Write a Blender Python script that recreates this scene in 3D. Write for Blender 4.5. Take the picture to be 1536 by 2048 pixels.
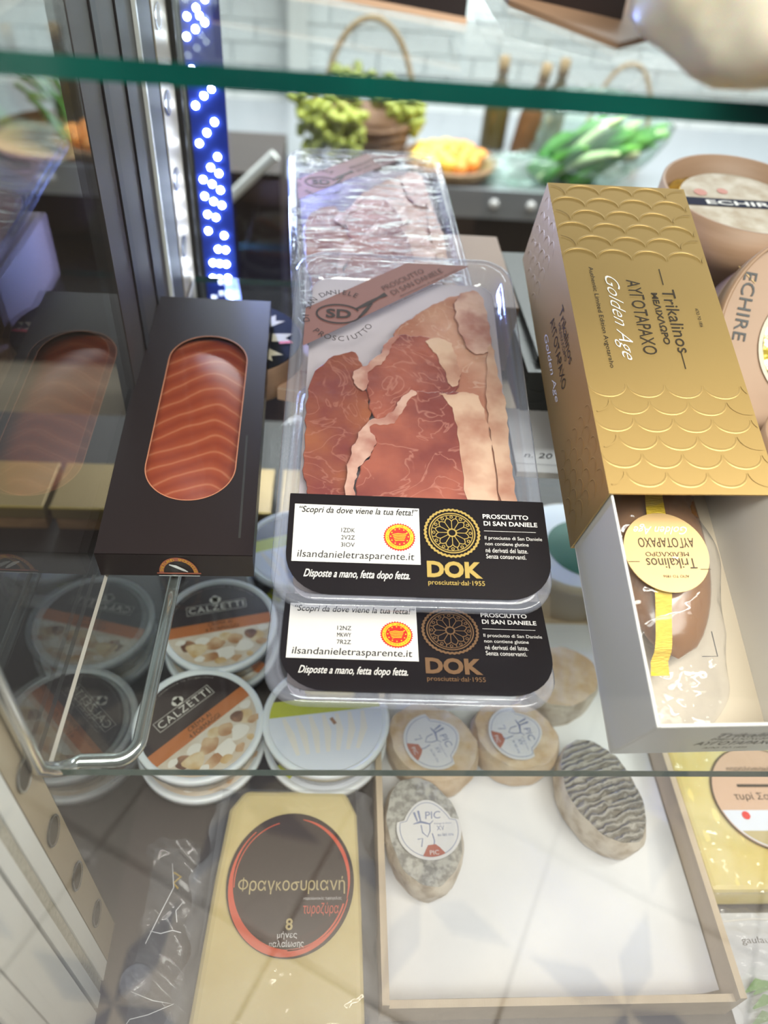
import bpy, bmesh, math, random
from mathutils import Matrix, Vector
random.seed(7)
sc = bpy.context.scene
for o in list(bpy.data.objects):
    bpy.data.objects.remove(o)
COL = sc.collection
R_ = math.radians

# ------------------------------------------------------------------ camera, world, lights, exposure
cam_d = bpy.data.cameras.new('camera')
cam = bpy.data.objects.new('camera', cam_d)
COL.objects.link(cam)
CAM = (0.0, -0.206, 0.400)
RT = ((0.9969, -0.0276, -0.0737), (-0.0337, 0.6957, -0.7175), (0.0711, 0.7178, 0.6926))
m = Matrix.Identity(4)
for i in range(3):
    for j in range(3):
        m[i][j] = RT[i][j]
    m[i][3] = CAM[i]
cam.matrix_world = m
cam_d.sensor_fit = 'VERTICAL'
cam_d.sensor_height = 36.0
cam_d.sensor_width = 27.0
cam_d.lens = 36.0 * 1540 / 2048
cam_d.clip_start = 0.005
cam_d.dof.use_dof = True
cam_d.dof.focus_distance = 0.50
cam_d.dof.aperture_fstop = 4.2
sc.camera = cam

w = bpy.data.worlds.new('world')
sc.world = w
w.use_nodes = True
w.node_tree.nodes['Background'].inputs[0].default_value = (0.90, 0.95, 1.0, 1)
w.node_tree.nodes['Background'].inputs[1].default_value = 0.28


def area(name, loc, target, sx, sy, power, col, spread=math.pi):
    d = bpy.data.lights.new(name, 'AREA')
    d.shape = 'RECTANGLE'
    d.size = sx
    d.size_y = sy
    d.energy = power
    d.color = col
    d.spread = spread
    o = bpy.data.objects.new(name, d)
    COL.objects.link(o)
    o.location = loc
    o.rotation_euler = (Vector(target) - Vector(loc)).to_track_quat('-Z', 'Y').to_euler()
    return o


area('case_led_bar', (0.27, -0.06, 0.56), (0.22, 0.08, -0.1), 1.0, 0.05, 5.7, (1.0, 0.945, 0.86))
area('shop_ceiling_lamp', (0.5, -0.80, 1.6), (0.3, -0.35, -0.8), 2.0, 0.5, 46.0, (1.0, 0.96, 0.9))
area('market_lamp', (0.6, 1.7, 0.95), (0.6, 2.1, -0.5), 2.4, 0.5, 80.0, (0.94, 0.98, 1.0))
area('blue_led_glow', (-0.104, 0.572, 0.07), (0.25, 0.30, 0.0), 0.02, 0.24, 1.2, (0.25, 0.36, 1.0), R_(100))

sc.view_settings.view_transform = 'Standard'
sc.view_settings.look = 'None'
sc.view_settings.gamma = 1.0
sc.view_settings.use_curve_mapping = False
sc.view_settings.exposure = 0.2
sc.cycles.transparent_max_bounces = 40
sc.cycles.max_bounces = 14
sc.cycles.transmission_bounces = 12
sc.cycles.glossy_bounces = 5
sc.cycles.sample_clamp_indirect = 6.0
sc.cycles.caustics_reflective = False
sc.cycles.caustics_refractive = False

# ------------------------------------------------------------------ helpers
class G:
    """collects vertices and faces of one mesh"""
    def __init__(s):
        s.v, s.f = [], []

    def add(s, vs, fs):
        b = len(s.v)
        s.v += [tuple(p) for p in vs]
        s.f += [tuple(b + i for i in f) for f in fs]
        return s

    def box(s, x0, x1, y0, y1, z0, z1):
        return s.add([(x0, y0, z0), (x1, y0, z0), (x1, y1, z0), (x0, y1, z0), (x0, y0, z1), (x1, y0, z1), (x1, y1, z1), (x0, y1, z1)],
                     [(0, 3, 2, 1), (4, 5, 6, 7), (0, 1, 5, 4), (1, 2, 6, 5), (2, 3, 7, 6), (3, 0, 4, 7)])

    def poly(s, pts, z=0.0):
        n = len(pts)
        return s.add([(p[0], p[1], z) for p in pts], [tuple(range(n))])

    def prism(s, pts, z0, z1):
        n = len(pts)
        a = [(p[0], p[1], z0) for p in pts] + [(p[0], p[1], z1) for p in pts]
        return s.add(a, [tuple(reversed(range(n))), tuple(range(n, 2 * n))] + [(i, (i + 1) % n, n + (i + 1) % n, n + i) for i in range(n)])

    def disc(s, cx, cy, r, z=0.0, n=48, ry=None):
        ry = ry or r
        return s.poly([(cx + r * math.cos(2 * math.pi * i / n), cy + ry * math.sin(2 * math.pi * i / n)) for i in range(n)], z)

    def ring(s, cx, cy, r0, r1, z=0.0, n=48, a0=0.0, a1=2 * math.pi):
        full = abs(a1 - a0 - 2 * math.pi) < 1e-6
        k = n if full else n + 1
        vs = []
        for i in range(k):
            a = a0 + (a1 - a0) * i / n
            vs += [(cx + r0 * math.cos(a), cy + r0 * math.sin(a), z), (cx + r1 * math.cos(a), cy + r1 * math.sin(a), z)]
        fs = []
        for i in range(n):
            j = (i + 1) % k
            fs.append((2 * i, 2 * i + 1, 2 * j + 1, 2 * j))
        return s.add(vs, fs)

    def stroke(s, pts, wd, z=0.0, closed=False):
        n = len(pts)
        vs, fs = [], []
        for i, p in enumerate(pts):
            if closed:
                a, b = pts[i - 1], pts[(i + 1) % n]
            else:
                a, b = pts[max(i - 1, 0)], pts[min(i + 1, n - 1)]
            dx, dy = b[0] - a[0], b[1] - a[1]
            L = math.hypot(dx, dy) or 1
            ww = (wd[i] if isinstance(wd, (list, tuple)) else wd) / 2
            vs += [(p[0] - dy / L * ww, p[1] + dx / L * ww, z), (p[0] + dy / L * ww, p[1] - dx / L * ww, z)]
        for i in range(n if closed else n - 1):
            j = (i + 1) % n
            fs.append((2 * i + 1, 2 * j + 1, 2 * j, 2 * i))
        return s.add(vs, fs)

    def lathe(s, prof, n=40, cx=0, cy=0, cap0=True, cap1=True):
        b = []
        for r, z in prof:
            b += [(cx + r * math.cos(2 * math.pi * i / n), cy + r * math.sin(2 * math.pi * i / n), z) for i in range(n)]
        fs = []
        for k in range(len(prof) - 1):
            for i in range(n):
                j = (i + 1) % n
                fs.append((k * n + i, k * n + j, (k + 1) * n + j, (k + 1) * n + i))
        if cap0:
            fs.append(tuple(reversed(range(n))))
        if cap1:
            fs.append(tuple(range((len(prof) - 1) * n, len(prof) * n)))
        return s.add(b, fs)

    def tube(s, path, r, n=10):
        path = [Vector(p) for p in path]
        vs, fs = [], []
        t0 = (path[1] - path[0]).normalized()
        ref = Vector((0, 0, 1)) if abs(t0.z) < 0.9 else Vector((1, 0, 0))
        u = t0.cross(ref).normalized()
        for i, p in enumerate(path):
            t = (path[min(i + 1, len(path) - 1)] - path[max(i - 1, 0)]).normalized()
            u = (u - t * u.dot(t)).normalized()
            v = t.cross(u)
            rr = r[i] if isinstance(r, (list, tuple)) else r
            vs += [p + (u * math.cos(2 * math.pi * k / n) + v * math.sin(2 * math.pi * k / n)) * rr for k in range(n)]
        for i in range(len(path) - 1):
            for k in range(n):
                j = (k + 1) % n
                fs.append((i * n + k, i * n + j, (i + 1) * n + j, (i + 1) * n + k))
        fs += [tuple(reversed(range(n))), tuple(range((len(path) - 1) * n, len(path) * n))]
        return s.add(vs, fs)

    def grid(s, fn, nu, nv):
        vs = [fn(i / nu, j / nv) for j in range(nv + 1) for i in range(nu + 1)]
        fs = [(j * (nu + 1) + i, j * (nu + 1) + i + 1, (j + 1) * (nu + 1) + i + 1, (j + 1) * (nu + 1) + i) for j in range(nv) for i in range(nu)]
        return s.add(vs, fs)

    def xf(s, M, start=0):
        for i in range(start, len(s.v)):
            s.v[i] = tuple(M @ Vector(s.v[i]))
        return s

    def text(s, body, x, y, width=None, height=None, z=0.0, rot=0.0, shear=0.0, bold=0.0, align='l', space=1.0):
        """lettering fitted into width x height, lower left corner at x,y, turned by rot about that corner"""
        vs, fs = glyphs(body, shear, bold, space)
        if not vs:
            return s
        x0 = min(p[0] for p in vs); x1 = max(p[0] for p in vs)
        y0 = min(p[1] for p in vs); y1 = max(p[1] for p in vs)
        if width is None:
            k = height / (y1 - y0); kx = ky = k
        elif height is None:
            k = width / (x1 - x0); kx = ky = k
        else:
            kx = width / (x1 - x0); ky = height / (y1 - y0)
        W = (x1 - x0) * kx
        ox = {'l': 0, 'c': -W / 2, 'r': -W}[align]
        c, sn = math.cos(rot), math.sin(rot)
        out = []
        for p in vs:
            a, b = (p[0] - x0) * kx + ox, (p[1] - y0) * ky
            out.append((x + a * c - b * sn, y + a * sn + b * c, z))
        return s.add(out, fs)

    def arc_text(s, body, cx, cy, r, a_mid, step, h, z=0.0, bold=0.0, inward=False):
        """letters set one by one around a circle"""
        n = len(body)
        for i, ch in enumerate(body):
            if ch == ' ':
                continue
            d = (i - (n - 1) / 2) * step
            a = a_mid + (d if inward else -d)
            vs, fs = glyphs(ch, 0, bold, 1)
            x0 = min(p[0] for p in vs); x1 = max(p[0] for p in vs)
            k = h / 0.73
            rot = a + math.pi / 2 if inward else a - math.pi / 2
            c, sn = math.cos(rot), math.sin(rot)
            px, py = cx + r * math.cos(a), cy + r * math.sin(a)
            s.add([(px + (p[0] - (x0 + x1) / 2) * k * c - p[1] * k * sn, py + (p[0] - (x0 + x1) / 2) * k * sn + p[1] * k * c, z) for p in vs], fs)
        return s

    def build(s, name, mat, parent=None, smooth=False, loc=None, rot=None, bevel=0.0, subsurf=0):
        me = bpy.data.meshes.new(name)
        me.from_pydata(s.v, [], s.f)
        me.validate()
        if mat:
            me.materials.append(mat)
        if smooth:
            for p in me.polygons:
                p.use_smooth = True
        o = bpy.data.objects.new(name, me)
        COL.objects.link(o)
        if parent:
            o.parent = parent
        if loc:
            o.location = loc
        if rot:
            o.rotation_euler = rot
        if bevel:
            b = o.modifiers.new('bevel', 'BEVEL')
            b.width = bevel
            b.segments = 2
            b.limit_method = 'ANGLE'
        if subsurf:
            b = o.modifiers.new('sub', 'SUBSURF')
            b.levels = b.render_levels = subsurf
        return o


_gl = {}
_same = str.maketrans('ΑΒΕΖΗΙΚΜΝΟΡΤΥΧ', 'ABEZHIKMNOPTYX')


def special(ch):
    """letters drawn from strokes"""
    g = G()
    w_ = .07
    X, H = .47, .66
    if ch == 'Φ':
        o, f = glyphs('O'); a = min(p[0] for p in o); b = max(p[0] for p in o)
        g.add([((p[0] - a) * .95, p[1] * .82 + .06, 0) for p in o], f); m_ = (b - a) * .95 / 2
        g.add([(m_ - w_ / 2, -.04, 0), (m_ + w_ / 2, -.04, 0), (m_ + w_ / 2, H + .06, 0), (m_ - w_ / 2, H + .06, 0)], [(0, 1, 2, 3)])
    elif ch == 'κ':
        g.add([(0, 0, 0), (w_, 0, 0), (w_, X, 0), (0, X, 0)], [(0, 1, 2, 3)])
        g.stroke([(.30, X), (.04, X * .5)], w_); g.stroke([(.08, X * .58), (.33, 0)], w_)
    elif ch == 'σ':
        o, f = glyphs('o'); a = min(p[0] for p in o); b = max(p[0] for p in o)
        g.add([(p[0] - a, p[1], 0) for p in o], f); g.stroke([((b - a) * .5, X - w_ / 2 + .01), ((b - a) * 1.2, X - w_ / 2 + .01)], w_)
    elif ch == 'π':
        g.stroke([(.0, X - w_ / 2), (.50, X - w_ / 2)], w_); g.stroke([(.10, 0), (.10, X)], w_); g.stroke([(.38, 0), (.38, X)], w_)
    elif ch == 'δ':
        o, f = glyphs('o'); a = min(p[0] for p in o); b = max(p[0] for p in o)
        g.add([(p[0] - a, p[1], 0) for p in o], f); g.stroke([((b - a) * .5, X), ((b - a) * .25, X * 1.25), ((b - a) * .8, X * 1.45)], w_)
    return g.v, g.f


def glyphs(body, shear=0.0, bold=0.0, space=1.0):
    body = body.translate(_same)
    key = (body, shear, bold, space)
    if key in _gl:
        return _gl[key]
    if any(c in 'Φκσπδ' for c in body):
        V, Fc, x = [], [], 0.0
        for c in body:
            if c == ' ':
                x += .28
                continue
            v, f = special(c) if c in 'Φκσπδ' else glyphs(c, 0, bold)
            a = min(p[0] for p in v); b = max(p[0] for p in v)
            k = len(V)
            V += [(p[0] - a + x + shear * p[1], p[1], 0) for p in v]
            Fc += [tuple(k + i for i in t) for t in f]
            x += (b - a) + .085
        _gl[key] = (V, Fc)
        return _gl[key]
    cu = bpy.data.curves.new('lettering', 'FONT')
    cu.body = body
    cu.size = 1.0
    cu.shear = shear
    cu.offset = bold
    cu.space_character = space
    cu.resolution_u = 3
    o = bpy.data.objects.new('lettering', cu)
    COL.objects.link(o)
    dg = bpy.context.evaluated_depsgraph_get()
    dg.update()
    me = o.evaluated_get(dg).to_mesh()
    vs = [tuple(v.co) for v in me.vertices]
    fs = [tuple(p.vertices) for p in me.polygons]
    o.evaluated_get(dg).to_mesh_clear()
    bpy.data.objects.remove(o)
    bpy.data.curves.remove(cu)
    _gl[key] = (vs, fs)
    return _gl[key]


def tag(o, label=None, cat=None, group=None, kind=None):
    if label: o['label'] = label
    if cat: o['category'] = cat
    if group: o['group'] = group
    if kind: o['kind'] = kind
    return o


def thing(name, label, cat, loc=(0, 0, 0), rot=(0, 0, 0), group=None, M=None):
    o = bpy.data.objects.new(name, None)
    o.empty_display_size = 0.02
    COL.objects.link(o)
    if M is not None:
        o.matrix_world = M
    else:
        o.location = loc
        o.rotation_euler = rot
    return tag(o, label, cat, group)


def frame(p, th, ph=0.0, ro=0.0):
    """a thing's own frame: y runs back and rises by th, turned by ph, rolled by ro"""
    return Matrix.Translation(p) @ Matrix.Rotation(ph, 4, 'Z') @ Matrix.Rotation(th, 4, 'X') @ Matrix.Rotation(ro, 4, 'Y')


def rrect(x0, x1, y0, y1, r, n=8):
    if not isinstance(r, (list, tuple)):
        r = (r,) * 4
    pts = []
    for (cx, cy, a, rr) in ((x0 + r[0], y0 + r[0], math.pi, r[0]), (x1 - r[1], y0 + r[1], 1.5 * math.pi, r[1]), (x1 - r[2], y1 - r[2], 0, r[2]), (x0 + r[3], y1 - r[3], math.pi / 2, r[3])):
        for i in range(n + 1):
            t = a + i / n * math.pi / 2
            pts.append((cx + rr * math.cos(t), cy + rr * math.sin(t)))
    return pts


def loft(g, loops, cap0=False, cap1=False):
    n = len(loops[0])
    vs = [p for lp in loops for p in lp]
    fs = []
    for k in range(len(loops) - 1):
        for i in range(n):
            j = (i + 1) % n
            fs.append((k * n + i, k * n + j, (k + 1) * n + j, (k + 1) * n + i))
    if cap0: fs.append(tuple(reversed(range(n))))
    if cap1: fs.append(tuple(range((len(loops) - 1) * n, len(loops) * n)))
    g.add(vs, fs)
    return g


def smoothpoly(pts, it=2):
    for _ in range(it):
        q = []
        for i, p in enumerate(pts):
            b = pts[(i + 1) % len(pts)]
            q += [(p[0] * .75 + b[0] * .25, p[1] * .75 + b[1] * .25), (p[0] * .25 + b[0] * .75, p[1] * .25 + b[1] * .75)]
        pts = q
    return pts


def dup(root, loc, rotz=0.0, label=None, cat=None):
    r = root.copy()
    COL.objects.link(r)
    r.location = loc
    r.rotation_euler = (0, 0, rotz)
    if label: r['label'] = label
    for ch in root.children:
        c = ch.copy(); COL.objects.link(c); c.parent = r
        for gch in ch.children:
            d = gch.copy(); COL.objects.link(d); d.parent = c
    return r


# ------------------------------------------------------------------ materials
def nodes_of(name):
    mt = bpy.data.materials.new(name)
    mt.use_nodes = True
    nt = mt.node_tree
    return mt, nt, nt.nodes['Principled BSDF'], nt.nodes['Material Output']


def pm(name, col, rough=0.5, metal=0.0, col2=None, scale=20.0, detail=4.0, bump=0.0, bscale=None, sub=0.0, spec=None, stretch=None, lo=0.35, hi=0.65, coat=0.0):
    mt, nt, b, out = nodes_of(name)
    b.inputs['Base Color'].default_value = (*col, 1)
    b.inputs['Roughness'].default_value = rough
    b.inputs['Metallic'].default_value = metal
    if spec is not None: b.inputs['Specular IOR Level'].default_value = spec
    if coat: b.inputs['Coat Weight'].default_value = coat; b.inputs['Coat Roughness'].default_value = 0.08
    if sub:
        b.inputs['Subsurface Weight'].default_value = sub
        b.inputs['Subsurface Radius'].default_value = (0.008, 0.004, 0.002)
        b.inputs['Subsurface Scale'].default_value = 1.0
    tc = nt.nodes.new('ShaderNodeTexCoord')
    mp = nt.nodes.new('ShaderNodeMapping')
    nt.links.new(tc.outputs['Object'], mp.inputs[0])
    if stretch: mp.inputs['Scale'].default_value = stretch
    if col2:
        nz = nt.nodes.new('ShaderNodeTexNoise')
        nz.inputs['Scale'].default_value = scale
        nz.inputs['Detail'].default_value = detail
        nt.links.new(mp.outputs[0], nz.inputs[0])
        cr = nt.nodes.new('ShaderNodeValToRGB')
        cr.color_ramp.elements[0].position = lo
        cr.color_ramp.elements[1].position = hi
        cr.color_ramp.elements[0].color = (*col, 1)
        cr.color_ramp.elements[1].color = (*col2, 1)
        nt.links.new(nz.outputs[0], cr.inputs[0])
        nt.links.new(cr.outputs[0], b.inputs['Base Color'])
    if bump:
        nz2 = nt.nodes.new('ShaderNodeTexNoise')
        nz2.inputs['Scale'].default_value = bscale or scale
        nz2.inputs['Detail'].default_value = 3
        nt.links.new(mp.outputs[0], nz2.inputs[0])
        bp = nt.nodes.new('ShaderNodeBump')
        bp.inputs['Strength'].default_value = bump
        bp.inputs['Distance'].default_value = 0.002
        nt.links.new(nz2.outputs[0], bp.inputs['Height'])
        nt.links.new(bp.outputs[0], b.inputs['Normal'])
    return mt


def clear(name, tint=(1, 1, 1), ior=1.45, rough=0.03, haze=0.0, hazecol=(0.9, 0.92, 1.0), bump=0.0, bscale=60.0, bdist=0.002, stretch=None):
    """thin clear sheet: passes light straight, mirrors by Fresnel, optional milky share"""
    mt = bpy.data.materials.new(name)
    mt.use_nodes = True
    nt = mt.node_tree
    nt.nodes.clear()
    out = nt.nodes.new('ShaderNodeOutputMaterial')
    tr = nt.nodes.new('ShaderNodeBsdfTransparent'); tr.inputs[0].default_value = (*tint, 1)
    gl = nt.nodes.new('ShaderNodeBsdfGlossy'); gl.inputs['Roughness'].default_value = rough
    fr = nt.nodes.new('ShaderNodeLayerWeight'); fr.inputs['Blend'].default_value = 0.5
    r0 = ((ior - 1) / (ior + 1)) ** 2
    pw = nt.nodes.new('ShaderNodeMath'); pw.operation = 'POWER'; pw.inputs[1].default_value = 5.0
    ml = nt.nodes.new('ShaderNodeMath'); ml.operation = 'MULTIPLY_ADD'; ml.inputs[1].default_value = 1 - r0; ml.inputs[2].default_value = r0
    mx = nt.nodes.new('ShaderNodeMixShader')
    nt.links.new(fr.outputs['Facing'], pw.inputs[0]); nt.links.new(pw.outputs[0], ml.inputs[0])
    nt.links.new(ml.outputs[0], mx.inputs[0])
    base = tr.outputs[0]
    if haze:
        df = nt.nodes.new('ShaderNodeBsdfDiffuse'); df.inputs[0].default_value = (*hazecol, 1)
        m2 = nt.nodes.new('ShaderNodeMixShader'); m2.inputs[0].default_value = haze
        nt.links.new(tr.outputs[0], m2.inputs[1]); nt.links.new(df.outputs[0], m2.inputs[2])
        base = m2.outputs[0]
    nt.links.new(base, mx.inputs[1]); nt.links.new(gl.outputs[0], mx.inputs[2])
    nt.links.new(mx.outputs[0], out.inputs[0])
    if bump:
        tc = nt.nodes.new('ShaderNodeTexCoord'); mp = nt.nodes.new('ShaderNodeMapping')
        if stretch: mp.inputs['Scale'].default_value = stretch
        nz = nt.nodes.new('ShaderNodeTexNoise'); nz.inputs['Scale'].default_value = bscale; nz.inputs['Detail'].default_value = 2
        bp = nt.nodes.new('ShaderNodeBump'); bp.inputs['Strength'].default_value = bump; bp.inputs['Distance'].default_value = bdist
        nt.links.new(tc.outputs['Object'], mp.inputs[0]); nt.links.new(mp.outputs[0], nz.inputs[0]); nt.links.new(nz.outputs[0], bp.inputs['Height'])
        nt.links.new(bp.outputs[0], gl.inputs['Normal']); nt.links.new(bp.outputs[0], fr.inputs['Normal'])
    return mt


def emit(name, col, st):
    mt = bpy.data.materials.new(name)
    mt.use_nodes = True
    nt = mt.node_tree
    nt.nodes.clear()
    out = nt.nodes.new('ShaderNodeOutputMaterial')
    e = nt.nodes.new('ShaderNodeEmission'); e.inputs[0].default_value = (*col, 1); e.inputs[1].default_value = st
    nt.links.new(e.outputs[0], out.inputs[0])
    return mt


M = {}
M['pane'] = clear('clear_pane', (0.985, 0.995, 0.99), 1.45, 0.0)
M['side_pane'] = clear('side_pane', (0.95, 0.98, 0.97), 1.5, 0.0)
M['shelf_face'] = clear('shelf_glass', (0.97, 0.99, 0.985), 1.45, 0.005)
M['edge_teal'] = pm('shelf_edge_teal', (0.001, 0.028, 0.024), 0.18, col2=(0.002, 0.058, 0.044), scale=9, coat=0.15)
M['edge_dark'] = pm('shelf_edge_dark', (0.03, 0.075, 0.065), 0.12, coat=0.3)
M['film'] = clear('clear_film', (0.985, 0.985, 0.99), 1.42, 0.06, 0.012, bump=0.15, bscale=35)
M['film_wrinkled'] = clear('wrinkled_film', (0.95, 0.94, 0.97), 1.5, 0.07, 0.03, bump=1.0, bscale=55, bdist=0.012, stretch=(0.5, 1.4, 1))
M['film_edge'] = clear('film_edge', (0.92, 0.92, 0.93), 1.55, 0.08, 0.17, bump=0.8, bscale=45, bdist=0.006)
M['crease_glint'] = pm('crease_glint_white', (0.85, 0.86, 0.88), 0.2)
M['film_bag'] = clear('bag_film', (0.95, 0.95, 0.95), 1.5, 0.08, 0.05, bump=0.8, bscale=45, bdist=0.006)
M['tray_clear'] = clear('clear_tray', (0.90, 0.91, 0.95), 1.62, 0.07, 0.15, (0.80, 0.84, 1.0), bump=0.25, bscale=40)
M['steel'] = pm('brushed_steel', (0.60, 0.52, 0.38), 0.38, 0.55, col2=(0.52, 0.44, 0.31), scale=4, bump=0.04, bscale=300, stretch=(1, 1, 0.05))
M['steel_dark'] = pm('dark_steel', (0.050, 0.040, 0.038), 0.5, 0.15)
M['steel_dark2'] = pm('dark_steel_band', (0.025, 0.022, 0.024), 0.5, 0.1)
M['rod'] = pm('rod_metal', (0.66, 0.68, 0.66), 0.18, 0.9)
M['frame_white'] = pm('white_aluminium', (0.82, 0.84, 0.81), 0.35, 0.1)
M['gasket'] = pm('speckled_gasket', (0.36, 0.34, 0.27), 0.6, col2=(0.5, 0.48, 0.40), scale=400)
M['groove'] = pm('dark_groove', (0.03, 0.028, 0.025), 0.5)
M['slot'] = pm('slot_inside', (0.10, 0.09, 0.075), 0.5, 0.5)
M['deck'] = pm('deck_brown', (0.032, 0.024, 0.024), 0.45, col2=(0.045, 0.034, 0.033), scale=6)
M['case_dark'] = pm('case_dark', (0.03, 0.03, 0.035), 0.5)
M['led_white'] = emit('led_white', (0.75, 0.86, 1.0), 30.0)
M['led_back'] = pm('led_carrier_blue_glow', (0.03, 0.06, 0.40), 0.25)  # blue glow of the LEDs put into the carrier's colour
M['paper'] = pm('white_paper', (0.80, 0.80, 0.81), 0.7, col2=(0.72, 0.73, 0.76), scale=14)
M['liner'] = pm('liner_paper', (0.52, 0.46, 0.49), 0.55)
M['black'] = pm('black_print', (0.012, 0.010, 0.012), 0.28)
M['matte_black'] = pm('matte_black', (0.010, 0.009, 0.010), 0.75, spec=0.12)
M['ink'] = pm('black_ink', (0.012, 0.011, 0.013), 0.5)
M['white'] = pm('white_print', (0.68, 0.655, 0.625), 0.45)
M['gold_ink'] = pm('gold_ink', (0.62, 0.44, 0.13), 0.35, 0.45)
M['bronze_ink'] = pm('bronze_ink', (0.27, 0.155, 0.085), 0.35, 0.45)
M['red'] = pm('red_print', (0.70, 0.03, 0.02), 0.45)
M['yellow'] = pm('yellow_print', (0.85, 0.55, 0.03), 0.45)
M['band'] = pm('brown_band', (0.23, 0.105, 0.095), 0.5)
M['band_ink'] = pm('band_ink', (0.03, 0.018, 0.016), 0.5)
M['band_soft'] = pm('band_soft_ink', (0.09, 0.04, 0.035), 0.5)
M['fat'] = pm('ham_fat', (0.42, 0.20, 0.135), 0.33, col2=(0.64, 0.42, 0.30), scale=34, lo=.36, hi=.60, sub=0.06, bump=0.6, bscale=55)
M['fat_pink'] = pm('ham_fat_pink', (0.38, 0.15, 0.115), 0.33, col2=(0.62, 0.38, 0.30), scale=45, lo=.36, hi=.60, sub=0.06, bump=0.6, bscale=60)


def ham_mat(name, c1, c2, c3):
    mt, nt, b, out = nodes_of(name)
    tc = nt.nodes.new('ShaderNodeTexCoord')
    nz = nt.nodes.new('ShaderNodeTexNoise'); nz.inputs['Scale'].default_value = 21; nz.inputs['Detail'].default_value = 6
    cr = nt.nodes.new('ShaderNodeValToRGB')
    cr.color_ramp.elements[0].position = 0.38; cr.color_ramp.elements[1].position = 0.62
    cr.color_ramp.elements[0].color = (*c1, 1); cr.color_ramp.elements[1].color = (*c2, 1)
    nz2 = nt.nodes.new('ShaderNodeTexNoise'); nz2.inputs['Scale'].default_value = 26; nz2.inputs['Detail'].default_value = 3; nz2.inputs['Distortion'].default_value = 1.6
    ma = nt.nodes.new('ShaderNodeMath'); ma.operation = 'SUBTRACT'; ma.inputs[1].default_value = 0.5
    ab = nt.nodes.new('ShaderNodeMath'); ab.operation = 'ABSOLUTE'
    cr2 = nt.nodes.new('ShaderNodeValToRGB')
    cr2.color_ramp.elements[0].position = 0.004; cr2.color_ramp.elements[1].position = 0.016
    cr2.color_ramp.elements[0].color = (0.4, 0.4, 0.4, 1); cr2.color_ramp.elements[1].color = (0, 0, 0, 1)
    mx = nt.nodes.new('ShaderNodeMix'); mx.data_type = 'RGBA'
    mx.inputs[7].default_value = (*c3, 1)
    for n in (nz, nz2): nt.links.new(tc.outputs['Object'], n.inputs[0])
    nt.links.new(nz.outputs[0], cr.inputs[0]); nt.links.new(nz2.outputs[0], ma.inputs[0]); nt.links.new(ma.outputs[0], ab.inputs[0])
    nt.links.new(ab.outputs[0], cr2.inputs[0]); nt.links.new(cr2.outputs[0], mx.inputs[0]); nt.links.new(cr.outputs[0], mx.inputs[6])
    nt.links.new(mx.outputs[2], b.inputs['Base Color'])
    nb = nt.nodes.new('ShaderNodeTexNoise'); nb.inputs['Scale'].default_value = 34; nb.inputs['Detail'].default_value = 4
    bp = nt.nodes.new('ShaderNodeBump'); bp.inputs['Strength'].default_value = 0.55; bp.inputs['Distance'].default_value = 0.004
    nt.links.new(tc.outputs['Object'], nb.inputs[0]); nt.links.new(nb.outputs[0], bp.inputs['Height']); nt.links.new(bp.outputs[0], b.inputs['Normal'])
    b.inputs['Roughness'].default_value = 0.32
    b.inputs['Subsurface Weight'].default_value = 0.12
    b.inputs['Subsurface Radius'].default_value = (0.006, 0.002, 0.001)
    return mt


M['ham'] = ham_mat('ham_lean', (0.205, 0.048, 0.040), (0.37, 0.108, 0.070), (0.56, 0.26, 0.20))
M['ham_dark'] = ham_mat('ham_lean_dark', (0.20, 0.045, 0.04), (0.33, 0.105, 0.05), (0.46, 0.20, 0.15))
M['ham_pale'] = ham_mat('ham_pale', (0.40, 0.165, 0.105), (0.56, 0.31, 0.215), (0.66, 0.46, 0.36))
M['salmon_sleeve'] = pm('dark_card', (0.020, 0.013, 0.013), 0.38, spec=0.4)
M['salmon_cut'] = pm('card_edge_orange', (0.55, 0.22, 0.12), 0.5)
M['sleeve_gold'] = pm('gold_card', (0.46, 0.305, 0.11), 0.42, 0.55)
M['sleeve_gold_in'] = pm('gold_card_inside', (0.12, 0.07, 0.04), 0.6)
M['card_white'] = pm('white_card', (0.74, 0.73, 0.71), 0.4)
M['card_cream'] = pm('cream_card', (0.60, 0.52, 0.40), 0.5)
M['foil_white'] = pm('white_foil_print', (0.88, 0.87, 0.84), 0.3)
M['brown_ink'] = pm('dark_brown_ink', (0.035, 0.022, 0.010), 0.45)
M['amber'] = pm('amber_roe', (0.28, 0.125, 0.03), 0.25, col2=(0.19, 0.08, 0.02), scale=18, sub=0.2, coat=0.5)
M['ribbon'] = pm('gold_ribbon', (0.72, 0.50, 0.04), 0.35, 0.35, bump=0.5, bscale=260, stretch=(1, 6, 1))
M['tagcard'] = pm('gold_tag', (0.72, 0.48, 0.22), 0.38, 0.25)
M['dark_scale'] = pm('charcoal_card', (0.050, 0.052, 0.048), 0.35, 0.3)
M['brown_box'] = pm('brown_card', (0.24, 0.15, 0.10), 0.5)
M['wood'] = pm('pale_wood', (0.38, 0.235, 0.15), 0.5, col2=(0.31, 0.185, 0.11), scale=10, stretch=(1, 1, 9), bump=0.08, bscale=60)
M['wood_in'] = pm('wood_inside', (0.50, 0.33, 0.13), 0.5)
M['foil_gold'] = pm('gold_foil', (0.80, 0.55, 0.06), 0.22, 0.8, bump=1.0, bscale=70, col2=(0.9, 0.72, 0.2), scale=40)
M['crate_wood'] = pm('crate_wood', (0.58, 0.46, 0.32), 0.55, col2=(0.50, 0.39, 0.27), scale=5, stretch=(14, 1, 14), bump=0.1, bscale=90)
M['tub_white'] = pm('tub_white', (0.80, 0.82, 0.84), 0.35, sub=0.1)
M['tub_body'] = clear('tub_clear', (0.82, 0.85, 0.86), 1.45, 0.15, 0.42, (0.78, 0.78, 0.76))
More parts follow.
